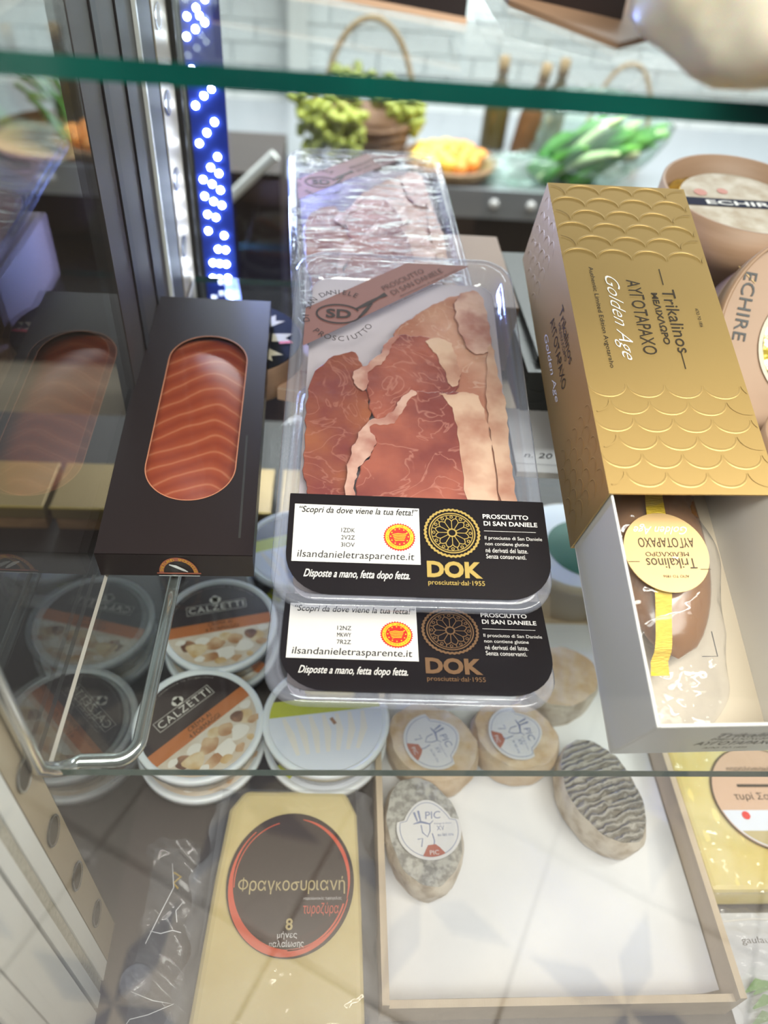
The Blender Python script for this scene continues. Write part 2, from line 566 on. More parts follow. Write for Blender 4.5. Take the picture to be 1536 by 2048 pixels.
M['tub_fill'] = pm('cream_filling', (0.62, 0.50, 0.36), 0.5, col2=(0.72, 0.64, 0.52), scale=35)
M['tub_brown'] = pm('tub_label_brown', (0.050, 0.035, 0.035), 0.35)
M['tub_orange'] = pm('tub_label_orange', (0.52, 0.165, 0.05), 0.4)
M['tub_lime'] = pm('tub_label_lime', (0.50, 0.52, 0.03), 0.4)
M['tub_cream'] = pm('tub_label_cream', (0.70, 0.62, 0.52), 0.4, col2=(0.60, 0.48, 0.36), scale=45)
M['chunk_a'] = pm('label_chunk_tan', (0.42, 0.20, 0.09), 0.45, col2=(0.66, 0.46, 0.28), scale=70)
M['chunk_b'] = pm('label_chunk_yellow', (0.58, 0.36, 0.15), 0.45, col2=(0.74, 0.60, 0.40), scale=70)
M['chunk_c'] = pm('label_chunk_brown', (0.16, 0.075, 0.05), 0.45, col2=(0.40, 0.20, 0.11), scale=80)
M['chunk_w'] = pm('label_chunk_pale', (0.80, 0.74, 0.66), 0.45)
M['chunk_blue'] = pm('label_pale_blue', (0.70, 0.72, 0.78), 0.45)
M['cheese'] = pm('wedge_cheese', (0.66, 0.50, 0.18), 0.4, col2=(0.74, 0.60, 0.28), scale=18, sub=0.15)
M['cheese_yellow'] = pm('slab_cheese', (0.80, 0.62, 0.16), 0.3, col2=(0.86, 0.72, 0.32), scale=25, sub=0.15, bump=0.5, bscale=60)
M['ash'] = pm('ash_rind', (0.23, 0.215, 0.19), 0.7, col2=(0.46, 0.44, 0.39), scale=190, bump=1.0, bscale=170, lo=0.38, hi=0.58)
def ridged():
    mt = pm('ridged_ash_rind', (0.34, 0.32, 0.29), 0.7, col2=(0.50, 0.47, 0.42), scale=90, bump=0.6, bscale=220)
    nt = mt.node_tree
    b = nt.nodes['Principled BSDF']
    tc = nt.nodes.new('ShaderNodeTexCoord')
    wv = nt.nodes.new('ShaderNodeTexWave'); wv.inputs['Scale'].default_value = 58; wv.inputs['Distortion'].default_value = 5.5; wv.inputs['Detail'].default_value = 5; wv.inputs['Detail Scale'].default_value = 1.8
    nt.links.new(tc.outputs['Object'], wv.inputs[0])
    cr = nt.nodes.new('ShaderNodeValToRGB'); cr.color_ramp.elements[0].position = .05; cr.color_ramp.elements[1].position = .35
    cr.color_ramp.elements[0].color = (.19, .165, .13, 1); cr.color_ramp.elements[1].color = (.42, .39, .34, 1)  # dark wave bands: crease shade painted into the rind, along with mould
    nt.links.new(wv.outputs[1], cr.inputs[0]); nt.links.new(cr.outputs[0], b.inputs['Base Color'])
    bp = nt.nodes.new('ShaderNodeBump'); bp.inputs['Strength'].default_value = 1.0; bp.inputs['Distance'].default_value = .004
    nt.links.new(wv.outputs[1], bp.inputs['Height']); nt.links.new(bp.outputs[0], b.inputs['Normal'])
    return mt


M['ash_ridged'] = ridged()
M['rind'] = pm('pale_rind', (0.42, 0.34, 0.25), 0.65, col2=(0.66, 0.59, 0.49), scale=70, bump=1.0, bscale=110, lo=.35, hi=.55)
M['rind_orange'] = pm('straw_rind', (0.52, 0.34, 0.17), 0.6, col2=(0.66, 0.52, 0.38), scale=45, bump=1.0, bscale=90, lo=.35, hi=.6)
M['blue_ink'] = pm('blue_grey_ink', (0.20, 0.23, 0.36), 0.5)
M['rust'] = pm('rust_print', (0.42, 0.13, 0.08), 0.5)
M['label_dark'] = pm('dark_label', (0.050, 0.034, 0.030), 0.25)
M['label_red'] = pm('brushed_red', (0.62, 0.10, 0.05), 0.4)
M['label_tan'] = pm('label_tan', (0.50, 0.40, 0.20), 0.4)
M['gold_box'] = pm('chocolate_gold', (0.30, 0.21, 0.10), 0.35, 0.5)
M['grape'] = pm('green_grape', (0.36, 0.37, 0.07), 0.35, sub=0.2, col2=(0.34, 0.40, 0.06), scale=8)
M['wicker'] = pm('wicker', (0.30, 0.17, 0.09), 0.6, col2=(0.20, 0.11, 0.06), scale=40, bump=0.6, bscale=80)
M['wicker_pale'] = pm('pale_wicker', (0.55, 0.36, 0.16), 0.6, col2=(0.42, 0.26, 0.11), scale=60)
M['apricot'] = pm('apricot', (0.90, 0.34, 0.06), 0.45)
M['lemon'] = pm('lemon', (0.95, 0.66, 0.10), 0.45)
M['leaf'] = pm('leek_green', (0.035, 0.19, 0.025), 0.45, col2=(0.14, 0.40, 0.05), scale=14)
M['leaf_pale'] = pm('leek_pale', (0.60, 0.72, 0.36), 0.45)
M['bottle'] = pm('bottle_glass', (0.09, 0.065, 0.02), 0.12)
M['bottle2'] = pm('bottle_brown', (0.16, 0.075, 0.03), 0.15)
M['bag_green'] = clear('veg_bag', (0.88, 0.96, 0.92), 1.45, 0.12, 0.12, (0.75, 0.92, 0.85), bump=0.8, bscale=12, bdist=0.02)
M['brick'] = pm('white_brick', (0.74, 0.78, 0.78), 0.6, col2=(0.80, 0.83, 0.82), scale=6, bump=0.3, bscale=40)
M['mortar'] = pm('white_mortar', (0.68, 0.72, 0.72), 0.8)
M['counter_dark'] = pm('counter_dark', (0.035, 0.022, 0.018), 0.4)
M['counter_steel'] = pm('counter_edge_steel', (0.45, 0.47, 0.50), 0.3, 0.7)
M['purple_dark'] = pm('dark_cabinet', (0.030, 0.026, 0.060), 0.4)
M['tile_cream'] = pm('tile_cream', (0.66, 0.60, 0.52), 0.4)
M['tile_grey'] = pm('tile_grey', (0.30, 0.30, 0.33), 0.4)
M['grout'] = pm('grout', (0.22, 0.17, 0.12), 0.8)
M['bag_paper'] = pm('cheese_paper', (0.84, 0.74, 0.56), 0.35, col2=(0.90, 0.84, 0.72), scale=12, bump=0.3, bscale=25, coat=0.3, sub=0.6)
M['peach_card'] = pm('peach_card', (0.62, 0.40, 0.27), 0.5)
M['green_lid'] = pm('green_lid', (0.03, 0.16, 0.11), 0.4)


def salmon_mat():
    mt, nt, b, out = nodes_of('salmon_flesh')
    tc = nt.nodes.new('ShaderNodeTexCoord')
    sp = nt.nodes.new('ShaderNodeSeparateXYZ')
    nt.links.new(tc.outputs['Object'], sp.inputs[0])
    nz = nt.nodes.new('ShaderNodeTexNoise'); nz.inputs['Scale'].default_value = 22
    nt.links.new(tc.outputs['Object'], nz.inputs[0])
    def math_(op, a, bb=None):
        n = nt.nodes.new('ShaderNodeMath'); n.operation = op
        for i, q in enumerate((a, bb)):
            if q is None: continue
            if isinstance(q, (int, float)): n.inputs[i].default_value = q
            else: nt.links.new(q, n.inputs[i])
        return n.outputs[0]
    X, Y = sp.outputs[0], sp.outputs[1]
    # chevrons: rise from the left to the spine at x = 0.066, then fall
    dx = math_('SUBTRACT', X, 0.066)
    rt = math_('SQRT', math_('ADD', math_('MULTIPLY', dx, dx), 0.00004))
    bend = math_('ADD', math_('MULTIPLY', rt, 0.75), math_('MULTIPLY', dx, 0.15))
    wob = math_('MULTIPLY', math_('SUBTRACT', nz.outputs[0], 0.5), 0.016)
    t = math_('ADD', math_('ADD', Y, bend), wob)
    fr = math_('FRACT', math_('MULTIPLY', t, 1 / 0.0165))
    d = math_('ABSOLUTE', math_('SUBTRACT', fr, 0.5))
    cr = nt.nodes.new('ShaderNodeValToRGB')
    cr.color_ramp.elements[0].position = 0.0; cr.color_ramp.elements[0].color = (0.48, 0.155, 0.072, 1)
    cr.color_ramp.elements[1].position = 0.10; cr.color_ramp.elements[1].color = (0.36, 0.066, 0.020, 1)
    e = cr.color_ramp.elements.new(0.45); e.color = (0.28, 0.042, 0.013, 1)
    nt.links.new(d, cr.inputs[0])
    nt.links.new(cr.outputs[0], b.inputs['Base Color'])
    b.inputs['Roughness'].default_value = 0.3
    b.inputs['Subsurface Weight'].default_value = 0.15
    b.inputs['Subsurface Radius'].default_value = (0.006, 0.002, 0.001)
    return mt


M['salmon'] = salmon_mat()

# ------------------------------------------------------------------ shop around the case
floor = tag(G().box(-3, 3.5, -4, 3.2, -1.05, -1.0).build('floor', M['grout']), 'shop floor of star patterned cement tiles', 'floor', kind='structure')
T = 0.36
tg = G().box(-T / 2 + .003, T / 2 - .003, -T / 2 + .003, T / 2 - .003, -0.004, 0.004)
sg = G()
for k in range(8):
    a = k * math.pi / 4
    pts = [(0, 0), (0.075 * math.cos(a - .39), 0.075 * math.sin(a - .39)), (0.165 * math.cos(a), 0.165 * math.sin(a)), (0.075 * math.cos(a + .39), 0.075 * math.sin(a + .39))]
    if k % 2 == 0:
        sg.poly(pts, 0.0045)
tile_me = sg_me = None
ca, sa = math.cos(R_(28)), math.sin(R_(28))
for i in range(-5, 6):
    for j in range(-5, 5):
        x, y = i * T * ca - j * T * sa + 0.2, i * T * sa + j * T * ca - 1.3
        if not (-1.6 < x < 2.0 and -2.6 < y < -0.1):
            continue
        if tile_me is None:
            t_ = tg.build('floor_tile', M['tile_cream'], floor); s_ = sg.build('tile_star', M['tile_grey'], t_)
            tile_me, sg_me = t_.data, s_.data
        else:
            t_ = bpy.data.objects.new('floor_tile', tile_me); COL.objects.link(t_); t_.parent = floor
            s_ = bpy.data.objects.new('tile_star', sg_me); COL.objects.link(s_); s_.parent = t_
        t_.location = (x, y, -0.996); t_.rotation_euler = (0, 0, R_(28))

# added dark block behind the camera, darkens reflections in the front glass
ac = thing('reflection_blocker', 'added dark block behind the viewer that darkens the front glass reflections', 'cabinet', (0.3, -1.15, -1.0))
G().box(-2.6, 2.6, -.25, .25, 0, 1.42).build('cabinet_body', M['case_dark'], ac)
for k in range(-4, 5):
    G().box(k * .55 - .265, k * .55 + .265, .25, .268, .12, 1.38).build('blocker_panel', M['case_dark'], ac, bevel=.004)

# white painted brick wall beyond
wall = tag(G().box(-2.4, 2.6, 2.612, 2.7, -1.0, 0.8).build('wall_back', M['mortar']), 'white painted brick wall behind the produce counter', 'wall', kind='structure')
bg_ = G().box(-.074, .074, -.010, .010, -.0285, .0285)
b0 = None
for r in range(14):
    for c in range(20):
        x = -1.35 + c * 0.155 + (0.0775 if r % 2 else 0)
        z = -0.66 + r * 0.0625
        if b0 is None:
            o = bg_.build('brick', M['brick'], wall, bevel=0.004); b0 = o
        else:
            o = bpy.data.objects.new('brick', b0.data); COL.objects.link(o); o.parent = wall
        o.location = (x, 2.612 + random.uniform(-.003, .003), z)

# produce counter
ct = thing('produce_counter', 'dark produce counter with steel front rail behind the case', 'counter', (0.3, 2.05, -1.0))
G().box(-1.8, 1.9, -.18, .42, 0, .58).build('counter_body', M['counter_dark'], ct)
G().box(-1.82, 1.92, -.21, .45, .58, .61).build('counter_top', M['counter_steel'], ct)
G().box(-1.82, 1.92, -.225, -.21, .55, .625).build('front_rail', M['counter_steel'], ct)
for x in (-1.2, -1.05, .12, .22, .8, 1.4):
    G().lathe([(.012, 0), (.012, .004), (.006, .008)], 12).build('rivet', M['white'], ct, loc=(x, -.225, .59), rot=(R_(90), 0, 0))
TOP = -0.39

cab = thing('dark_cabinet', 'dark violet cabinet left of the grape basket', 'cabinet', (-.30, 1.62, -1.0))
G().box(-.17, .18, -.12, .12, 0, .60).build('cabinet_body', M['purple_dark'], cab)
G().box(-.17, .18, -.13, .12, .60, .76).build('cabinet_back', M['counter_dark'], cab)
G().tube([(.17, -.13, .80), (.02, -.14, .66), (-.03, -.14, .60)], .012, 8).build('cabinet_brace', M['frame_white'], cab)
pst = thing('white_post', 'white post standing left of the grape basket', 'post', (-.13, 2.555, -1.0))
G().box(-.03, .03, -.03, .03, 0, 1.5).build('shaft', M['frame_white'], pst)
G().box(-.045, .045, -.045, .045, 0, .05).build('foot', M['frame_white'], pst)


def blob(r, n=2):
    bm = bmesh.new()
    bmesh.ops.create_icosphere(bm, subdivisions=n, radius=r)
    me = bpy.data.meshes.new('ball')
    bm.to_mesh(me); bm.free()
    for p in me.polygons: p.use_smooth = True
    return me


# grape basket
gb = thing('grape_basket', 'wicker basket with a tall hoop handle under green grapes', 'basket', (0.08, 2.02, TOP))
G().lathe([(.085, 0), (.105, .06), (.12, .12), (.128, .125), (.11, .12), (.09, .012)], 28).build('basket_bowl', M['wicker'], gb, True)
for k in range(5):
    rr = .09 + .008 * k
    G().tube([(rr * math.cos(a * .2618), rr * math.sin(a * .2618), .012 + .026 * k) for a in range(25)], .008, 6).build('wicker_hoop', M['wicker'], gb, True)
G().tube([(.118 * math.cos(a), 0, .12 + .225 * math.sin(a)) for a in [i * math.pi / 24 for i in range(25)]], .007, 8).build('handle', M['wicker_pale'], gb, True)
gm = blob(.0125, 2)
gm.materials.append(M['grape'])
def bunch(label, cx, cy, cz, L, n, lean):
    b = thing('grape_bunch', label, 'grapes', (cx, cy, cz), group='grape bunches in the basket')
    G().tube([(0, 0, .02), (lean * .3, 0, -L * .4), (lean, 0, -L * .9)], .003, 6).build('stem', M['wicker_pale'], b)
    for i in range(n):
        t = random.random()
        r = .055 * (1 - t * .65)
        a = random.uniform(0, 6.28); q = math.sqrt(random.random())
        o = bpy.data.objects.new('grape', gm); COL.objects.link(o); o.parent = b
        o.location = (lean * t + 1.2 * r * q * math.cos(a), r * q * math.sin(a) * .8, -L * t + random.uniform(-.012, .012) + .02 * (1 - q))
bunch('long pale green grape bunch hanging over the near left of the basket', .01, 1.885, TOP + .165, .19, 130, .015)
bunch('pale green grape bunch hanging at the left rim of the basket', -.06, 1.95, TOP + .19, .17, 90, -.005)
bunch('grape bunch piled highest in the basket centre', .03, 2.02, TOP + .215, .07, 60, .0)
bunch('pale green grape bunch hanging over the right rim of the basket', .165, 1.98, TOP + .18, .085, 70, .03)
bunch('grape bunch lying at the back of the basket', .10, 2.05, TOP + .19, .06, 55, .03)

# fruit platter
fb = thing('fruit_basket', 'shallow round wicker basket of apricots and lemons', 'basket', (0.305, 1.96, TOP))
G().lathe([(.09, 0), (.125, .03), (.132, .045), (.118, .038), (.085, .008)], 30).build('basket_bowl', M['wicker_pale'], fb, True)
for k in range(2):
    rr = .108 + .018 * k
    G().tube([(rr * math.cos(a * .2618), rr * math.sin(a * .2618), .016 + .026 * k) for a in range(25)], .006, 6).build('wicker_hoop', M['wicker'], fb, True)
am = blob(.021, 2); am.materials.append(M['apricot'])
lm = blob(.021, 2); lm.materials.append(M['lemon'])
spots = []
for i in range(26):
    a = i * 2.4; r = .018 * math.sqrt(i) + .003
    if r > .1: r = .1
    x, y = r * math.cos(a), r * math.sin(a) * .95
    spots.append((x, y, .035 + .022 * (1 - r / .1)))
for i, (x, y, z) in enumerate(spots):
    is_l = (x < .0)
    o = bpy.data.objects.new('lemon' if is_l else 'apricot', lm if is_l else am)
    COL.objects.link(o)
    o.location = (.305 + x, 1.96 + y, TOP + z + .01)
    if is_l: o.scale = (1.25, 1, 1)
    tag(o, 'yellow lemon in the left half of the fruit basket' if is_l else 'orange apricot in the right half of the fruit basket', 'lemon' if is_l else 'apricot',
        'lemons in the fruit basket' if is_l else 'apricots in the fruit basket')

# bottles
for (x, y, mt, lb, tl) in ((.46, 2.2, 'bottle', 'olive glass bottle, leftmost of the three behind the fruit', 0), (.545, 2.16, 'bottle2', 'brown glass bottle leaning in the middle of three', .12), (.625, 2.22, 'bottle', 'dark glass bottle, rightmost beside the leek bag', .05)):
    b = thing('wine_bottle', lb, 'bottle', (x, y, TOP), (0, tl, 0), 'bottles on the produce counter')
    G().lathe([(.037, 0), (.038, .01), (.038, .10), (.034, .13), (.018, .17), (.0135, .19), (.0135, .235)], 24).build('glass_body', M[mt], b, True)
    G().lathe([(.0155, .20), (.0155, .24), (.012, .242)], 16).build('capsule', M['wicker_pale'], b, True)


def leeks(name, label, loc, rz, nl, size=1.0, up=.62):
    t = thing(name, label, 'vegetables', loc, (0, 0, rz))
    for i in range(nl):
        L = random.uniform(.16, .27) * size
        x0 = random.uniform(-.11, .05) * size; y0 = random.uniform(-.045, .045) * size
        el = up + random.uniform(-.22, .22); az = random.uniform(-.25, .25)
        wd = random.uniform(.016, .030) * size
        vs, fs = [], []
        for k in range(7):
            s_ = k / 6
            q = (x0 + L * s_ * math.cos(el), y0 + L * s_ * math.sin(az), .014 + L * s_ * math.sin(el) - .06 * s_ * s_ * size)
            ww = wd * (.75 + .5 * s_) * (1 - .85 * s_ ** 4)
            vs += [(q[0] + ww * .35, q[1] - ww * .3, q[2] - ww * .4), (q[0], q[1] - .004, q[2]), (q[0] - ww * .35, q[1] + ww * .2, q[2] + ww * .4)]
        for k in range(6):
            for c in range(2):
                fs.append((k * 3 + c, k * 3 + c + 1, k * 3 + c + 4, k * 3 + c + 3))
        o = G().add(vs, fs).build('leaf', M['leaf_pale'] if i % 4 == 0 else M['leaf'], t, True)
        so = o.modifiers.new('thick', 'SOLIDIFY'); so.thickness = .003
    return t


def bagmesh(sx, sy, sz, n=14, seed=1, k=.12):
    rnd = random.Random(seed)
    ph = [rnd.uniform(0, 6.28) for _ in range(6)]
    g = G()
    def fn(u, v):
        a = u * 2 * math.pi; b = -math.pi / 2 + v * math.pi
        q = 1 + k * math.sin(3 * a + ph[0] + 2 * b) + k * .7 * math.sin(5 * a - 4 * b + ph[1]) + k * .4 * math.sin(9 * a + 7 * b + ph[2])
        cb = abs(math.cos(b)) ** .55
        return (sx * cb * math.cos(a) * q, sy * cb * math.sin(a) * q, sz * math.copysign(abs(math.sin(b)) ** .7, math.sin(b)) * q)
    return g.grid(fn, n * 2, n)


lk = leeks('leek_bunch', 'bright green leeks bundled in clear wrap right of the bottles', (.65, 1.96, TOP), 0, 40, 1.15, .85)
lb = bagmesh(.17, .10, .10, seed=3).build('leek_bag', M['bag_green'], None, True, loc=(.70, 1.99, TOP + .115))
tag(lb, 'clear crinkled bag around the leeks on the counter', 'bag')
hb = thing('hoop_basket', 'thin hoop handled basket behind the bagged leeks', 'basket', (.83, 2.22, TOP))
G().lathe([(.08, 0), (.10, .03), (.085, .01)], 24).build('basket_bowl', M['wicker_pale'], hb, True)
G().tube([(.095 * math.cos(a), 0, .03 + .21 * math.sin(a)) for a in [i * math.pi / 20 for i in range(21)]], .006, 8).build('handle', M['wicker_pale'], hb, True)
sb = bagmesh(.11, .05, .035, seed=8).build('salad_bag', M['bag_green'], None, True, loc=(.49, 1.93, TOP + .036))
tag(sb, 'flat clear bag of pale salad between fruit basket and leeks', 'bag')
leeks('leafy_greens', 'leafy greens on the counter seen through the side glass', (-.72, 2.0, TOP + .035), 2.2, 30, 1.15)
pb = thing('greens_platter', 'flat wicker platter beneath the leafy greens at far left', 'basket', (-.74, 2.0, TOP))
G().lathe([(.15, 0), (.19, .03), (.17, .012)], 30).build('platter', M['wicker_pale'], pb, True)
G().tube([(.185 * math.cos(a * .2618), .185 * math.sin(a * .2618), .03) for a in range(25)], .007, 6).build('rim', M['wicker'], pb, True)
for (x, tl) in ((-.60, -.1), (-.545, .15)):
    b = thing('wine_bottle', 'dark bottle beside the leafy greens' if tl < 0 else 'brown bottle leaning beside the leafy greens', 'bottle', (x, 2.22, TOP), (0, tl, 0), 'bottles by the leafy greens')
    G().lathe([(.037, 0), (.038, .01), (.038, .12), (.034, .15), (.018, .19), (.0135, .21), (.0135, .255)], 24).build('glass_body', M['bottle'], b, True)
    G().lathe([(.0155, .22), (.0155, .26), (.012, .262)], 16).build('capsule', M['wicker_pale'], b, True)

# ------------------------------------------------------------------ the display case
case = thing('display_case', 'refrigerated glass display case with steel uprights', 'display case', (0, 0, 0))
DZ = -0.235
G().box(-.75, 1.05, -.10, .62, DZ - .03, DZ).build('deck', M['deck'], case)
G().box(-.75, 1.05, -.09, .60, -1.0, DZ - .03).build('plinth', M['case_dark'], case)
G().box(-.75, 1.05, .02, .62, .80, .83).build('canopy', M['case_dark'], case)
G().box(-.154, -.151, .002, .605, DZ, .80).build('side_glass', M['side_pane'], case)
G().box(-.15, 1.05, .600, .604, DZ, .80).build('rear_glass', M['pane'], case)
G().box(-.149, 1.05, -.108, -.104, DZ - .03, .80).build('front_glass', M['pane'], case)
up = G().box(-.158, -.150, -.0245, 0.0, DZ, .80).build('front_upright', M['steel'], case)


def slot_mesh(lip=False):
    g = G()
    n = 12
    st = [(.0080 * math.cos(math.pi * k / n), .0092 * math.sin(math.pi * k / n)) for k in range(2 * n)]
    if lip:
        g.stroke(st, .0011, .0011, closed=True)
        g.stroke([(p[0] * 1.07, p[1] * 1.06) for p in st], .0006, .0006, closed=True)
    else:
        g.prism(st, -.001, .0003)
    return g


S0 = {}
def slots(parent, x, y, zs, wide=1.0):
    for z in zs:
        for nm, mt in (('slot', 'slot'), ('slot_lip', 'rod')):
            if nm not in S0:
                o = slot_mesh(nm == 'slot_lip').build(nm, M[mt], parent); S0[nm] = o.data
            else:
                o = bpy.data.objects.new(nm, S0[nm]); COL.objects.link(o); o.parent = parent
            o.matrix_local = Matrix.Translation((x, y, z)) @ Matrix(((0, 0, 1, 0), (wide, 0, 0, 0), (0, 1, 0, 0), (0, 0, 0, 1)))


slots(up, -.1498, -.0125, [.152 - k * .0655 for k in range(6)])
for (y0, y1, mt, nm) in ((-.0375, -.0255, 'frame_white', 'frame_rib'), (-.0455, -.038, 'gasket', 'gasket'), (-.0545, -.046, 'frame_white', 'frame_rib'), (-.087, -.0575, 'frame_white', 'frame_panel'), (-.103, -.0885, 'frame_white', 'frame_panel')):
    G().box(-.18, -.150 if mt != 'gasket' else -.1512, y0, y1, DZ, .80).build(nm, M[mt], case)
G().box(-.18, -.153, -.104, -.024, DZ, .80).build('frame_core', M['groove'], case)
# rear upright with its bands
G().box(-.162, -.1505, .296, .45, DZ, .80).build('rear_panel', M['steel_dark'], case)
G().box(-.1502, -.1492, .340, .352, DZ, .80).build('rear_band', M['steel_dark2'], case)
G().box(-.1502, -.1492, .400, .425, DZ, .80).build('rear_band', M['steel_dark2'], case)
G().box(-.1505, -.1475, .4505, .4555, DZ, .80).build('rear_bead', M['frame_white'], case)
G().box(-.162, -.1505, .456, .515, DZ, .80).build('rear_channel', M['steel_dark2'], case)
ru = G().box(-.156, -.1495, .515, .575, DZ, .80).build('rear_upright', M['steel'], case)
slots(ru, -.1492, .532, [.308 - k * .0655 for k in range(6)], 1.4)
G().box(-.150, -.1445, .576, .598, DZ, .80).build('rear_corner', M['groove'], case)
# glass foot by the front upright
G().lathe([(.011, 0), (.012, .006), (.009, .012), (.005, .013)], 20).build('glass_foot', M['tray_clear'], case, True, loc=(-.126, -.040, DZ))

# blue-white light strip in the rear corner
ls = thing('led_strip', 'vertical strip of blue white lights in the rear corner', 'light strip', (-.122, .585, -.03))
G().box(-.018, .016, .002, .006, -.02, .36).build('carrier', M['led_back'], ls)
G().box(-.020, -.018, .0, .006, -.02, .36).build('carrier_edge', M['case_dark'], ls)
dm = G().lathe([(.0034, 0), (.0031, .0014), (.0016, .0022)], 12)
d0 = None
for (x, z) in [(-0.0145, 0.2464), (-0.0062, 0.2528), (0.0025, 0.2585), (-0.0016, 0.2634), (-0.012, 0.19), (-0.0035, 0.199), (0.004, 0.2053), (-0.0117, 0.1561), (-0.0036, 0.1663), (0.0044, 0.1764), (-0.0112, 0.1215), (-0.0027, 0.1338), (0.0048, 0.1444), (-0.0026, 0.1175), (0.005, 0.1284), (-0.0112, 0.1048), (-0.0025, 0.0999), (0.0053, 0.1119), (0.0056, 0.0965), (-0.0098, 0.0861), (-0.0015, 0.0834), (-0.0106, 0.0684), (0.0056, 0.0643), (-0.0019, 0.0489), (0.0061, 0.0484), (-0.0087, 0.033), (-0.0015, 0.0325), (0.0057, 0.0321), (-0.0102, 0.0153), (-0.0029, 0.0148), (0.0063, 0.0162), (-0.0125, 0.2205), (-0.004, 0.2135), (0.004, 0.207), (-0.0125, 0.262), (-0.004, 0.269), (0.004, 0.276), (-0.0125, 0.29), (-0.004, 0.297), (0.004, 0.304)]:
    if d0 is None:
        d0 = dm.build('led', M['led_white'], ls, rot=(R_(90), 0, 0)); o = d0
    else:
        o = bpy.data.objects.new('led', d0.data); COL.objects.link(o); o.parent = ls; o.rotation_euler = (R_(90), 0, 0)
    o.location = (x, .0015, z)

# shelves
def shelf(label, x0, x1, y0, y1, z0, z1, em):
    t = thing('glass_shelf', label, 'shelf', (0, 0, z1), group='glass shelves')
    g = G()
    h = z0 - z1
    g.add([(x0, y0, 0), (x1, y0, 0), (x1, y1, 0), (x0, y1, 0), (x0, y0, h), (x1, y0, h), (x1, y1, h), (x0, y1, h)], [(0, 1, 2, 3), (7, 6, 5, 4)])
    g.build('glass_sheet', M['shelf_face'], t)
    e = G()
    e.add([(x0, y0, 0), (x1, y0, 0), (x1, y1, 0), (x0, y1, 0), (x0, y0, h), (x1, y0, h), (x1, y1, h), (x0, y1, h)], [(0, 4, 5, 1), (1, 5, 6, 2), (2, 6, 7, 3)])
    e.build('polished_edge', M[em], t)
    G().add([(x0, y1, 0), (x0, y1, h), (x0, y0, h), (x0, y0, 0)], [(0, 1, 2, 3)]).build('side_edge', M['chunk_w'], t)
    return t


sh = shelf('clear glass shelf carrying the ham packs and gold box', -.147, 1.04, .0016, .56, -.0068, 0.0, 'edge_dark')
path = [(-.1465, -.005, .30), (-.1465, -.005, .014)]
for i in range(1, 7):
    a = i / 6 * math.pi / 2
    path.append((-.1465 + .012 * (1 - math.cos(a)), -.005 + .018 * i / 6, .014 - .0265 * math.sin(a)))
path += [(-.116, .0135, -.0125)]
for i in range(1, 17):
    a = i / 16 * math.pi / 2
    path.append((-.116 + .012 * math.sin(a), .0135 + .014 * (1 - math.cos(a)), -.0125))
path += [(-.1038, .12, -.0125), (-.1033, .54, -.0125)]
G().tube(path, .0042, 12).build('bracket_rod', M['rod'], sh, True)
ts = shelf('upper glass shelf with thick green teal edge', -.147, 1.04, .08, .50, .3188, .3262, 'edge_teal')
G().tube([(-.1465, .085, .45), (-.1465, .085, .32), (-.14, .09, .312), (-.12, .09, .312)], .0035, 10).build('bracket_rod', M['rod'], ts, True)

# ------------------------------------------------------------------ ham packs
mm = .001
PW, PL = .172, .314
HAM = dict(
    back_right=[(71.3, 233.5), (95.6, 258.4), (117.8, 277.6), (146.5, 288.8), (150.5, 258.1), (152.2, 222.8), (155.2, 187.8), (157.8, 169.4), (156.7, 134.0), (157.2, 60), (121.2, 60), (114.4, 204.4), (94.8, 229.0)],
    left=[(14.7, 194.2), (46.6, 217.7), (54.1, 200.5), (57.2, 170.8), (61.4, 149.6), (48.6, 112.0), (45.6, 60), (17.6, 60), (19.8, 90.1), (15.2, 94.5), (14.3, 135.0)],
    mid=[(54.1, 196.7), (65.4, 209.1), (71.3, 223.4), (80.2, 232.1), (94.9, 231.1), (120.0, 229.7), (124.4, 201.2), (126.5, 187.9), (118.7, 174.4), (93.4, 172.9), (79.3, 161.2), (75.0, 143.4), (60.1, 147.8), (57.1, 178.1)],
    front=[(52.1, 135.3), (60.1, 146.0), (75.0, 146.9), (79.3, 164.8), (90.6, 175.5), (108.8, 173.8), (121.6, 176.4), (136.7, 170.0), (138.9, 141.7), (139.2, 60), (48.1, 60), (51.3, 104.1), (62.9, 120.8), (62.8, 132.5)])
FAT = dict(
    fat_front=('fat_pink', .0062, [(42.5, 60), (44.7, 111.8), (52.1, 135.3), (57.4, 145.9), (73.7, 149.4), (79.3, 164.8), (87.8, 174.8), (94.1, 174.4), (83.4, 159.7), (76.3, 141.8), (66.9, 143.0), (57.4, 140.7), (63.5, 129.2), (62.9, 119.2), (53.8, 109.0), (48.9, 96.1), (50.6, 60)]),
    fat_right=('fat', .0062, [(106.0, 173.7), (112.9, 171.3), (135.8, 177.3), (140.2, 159.3), (143.7, 133.4), (144.3, 60), (123.2, 60), (120.2, 149.4), (114.2, 168.7)]),
    fat_outer=('fat', .0034, [(150.8, 243.3), (155.2, 187.8), (158.2, 165.8), (155.8, 117.3), (159.1, 60), (146.9, 60), (145.1, 133.4), (142.2, 168.5)]),
    fat_mid=('fat', .0048, [(97.8, 228.2), (120.0, 229.7), (124.5, 203.1), (126.5, 187.9), (118.1, 177.1), (114.1, 196.7), (104.8, 219.6)]),
    fat_small=('fat_pink', .0048, [(45.2, 182.9), (48.5, 192.5), (55.5, 198.7), (65.5, 207.1), (69.8, 221.3), (78.7, 232.0), (80.8, 228.1), (72.7, 213.5), (69.7, 201.6), (57.0, 193.1), (57.8, 174.5), (51.6, 174.1)]),
    fat_top=('fat_pink', .0032, [(127.2, 280.5), (147.2, 288.4), (151.1, 256.0), (152.2, 222.8), (142.7, 214.1), (131.4, 221.4), (124.4, 256.2)]))


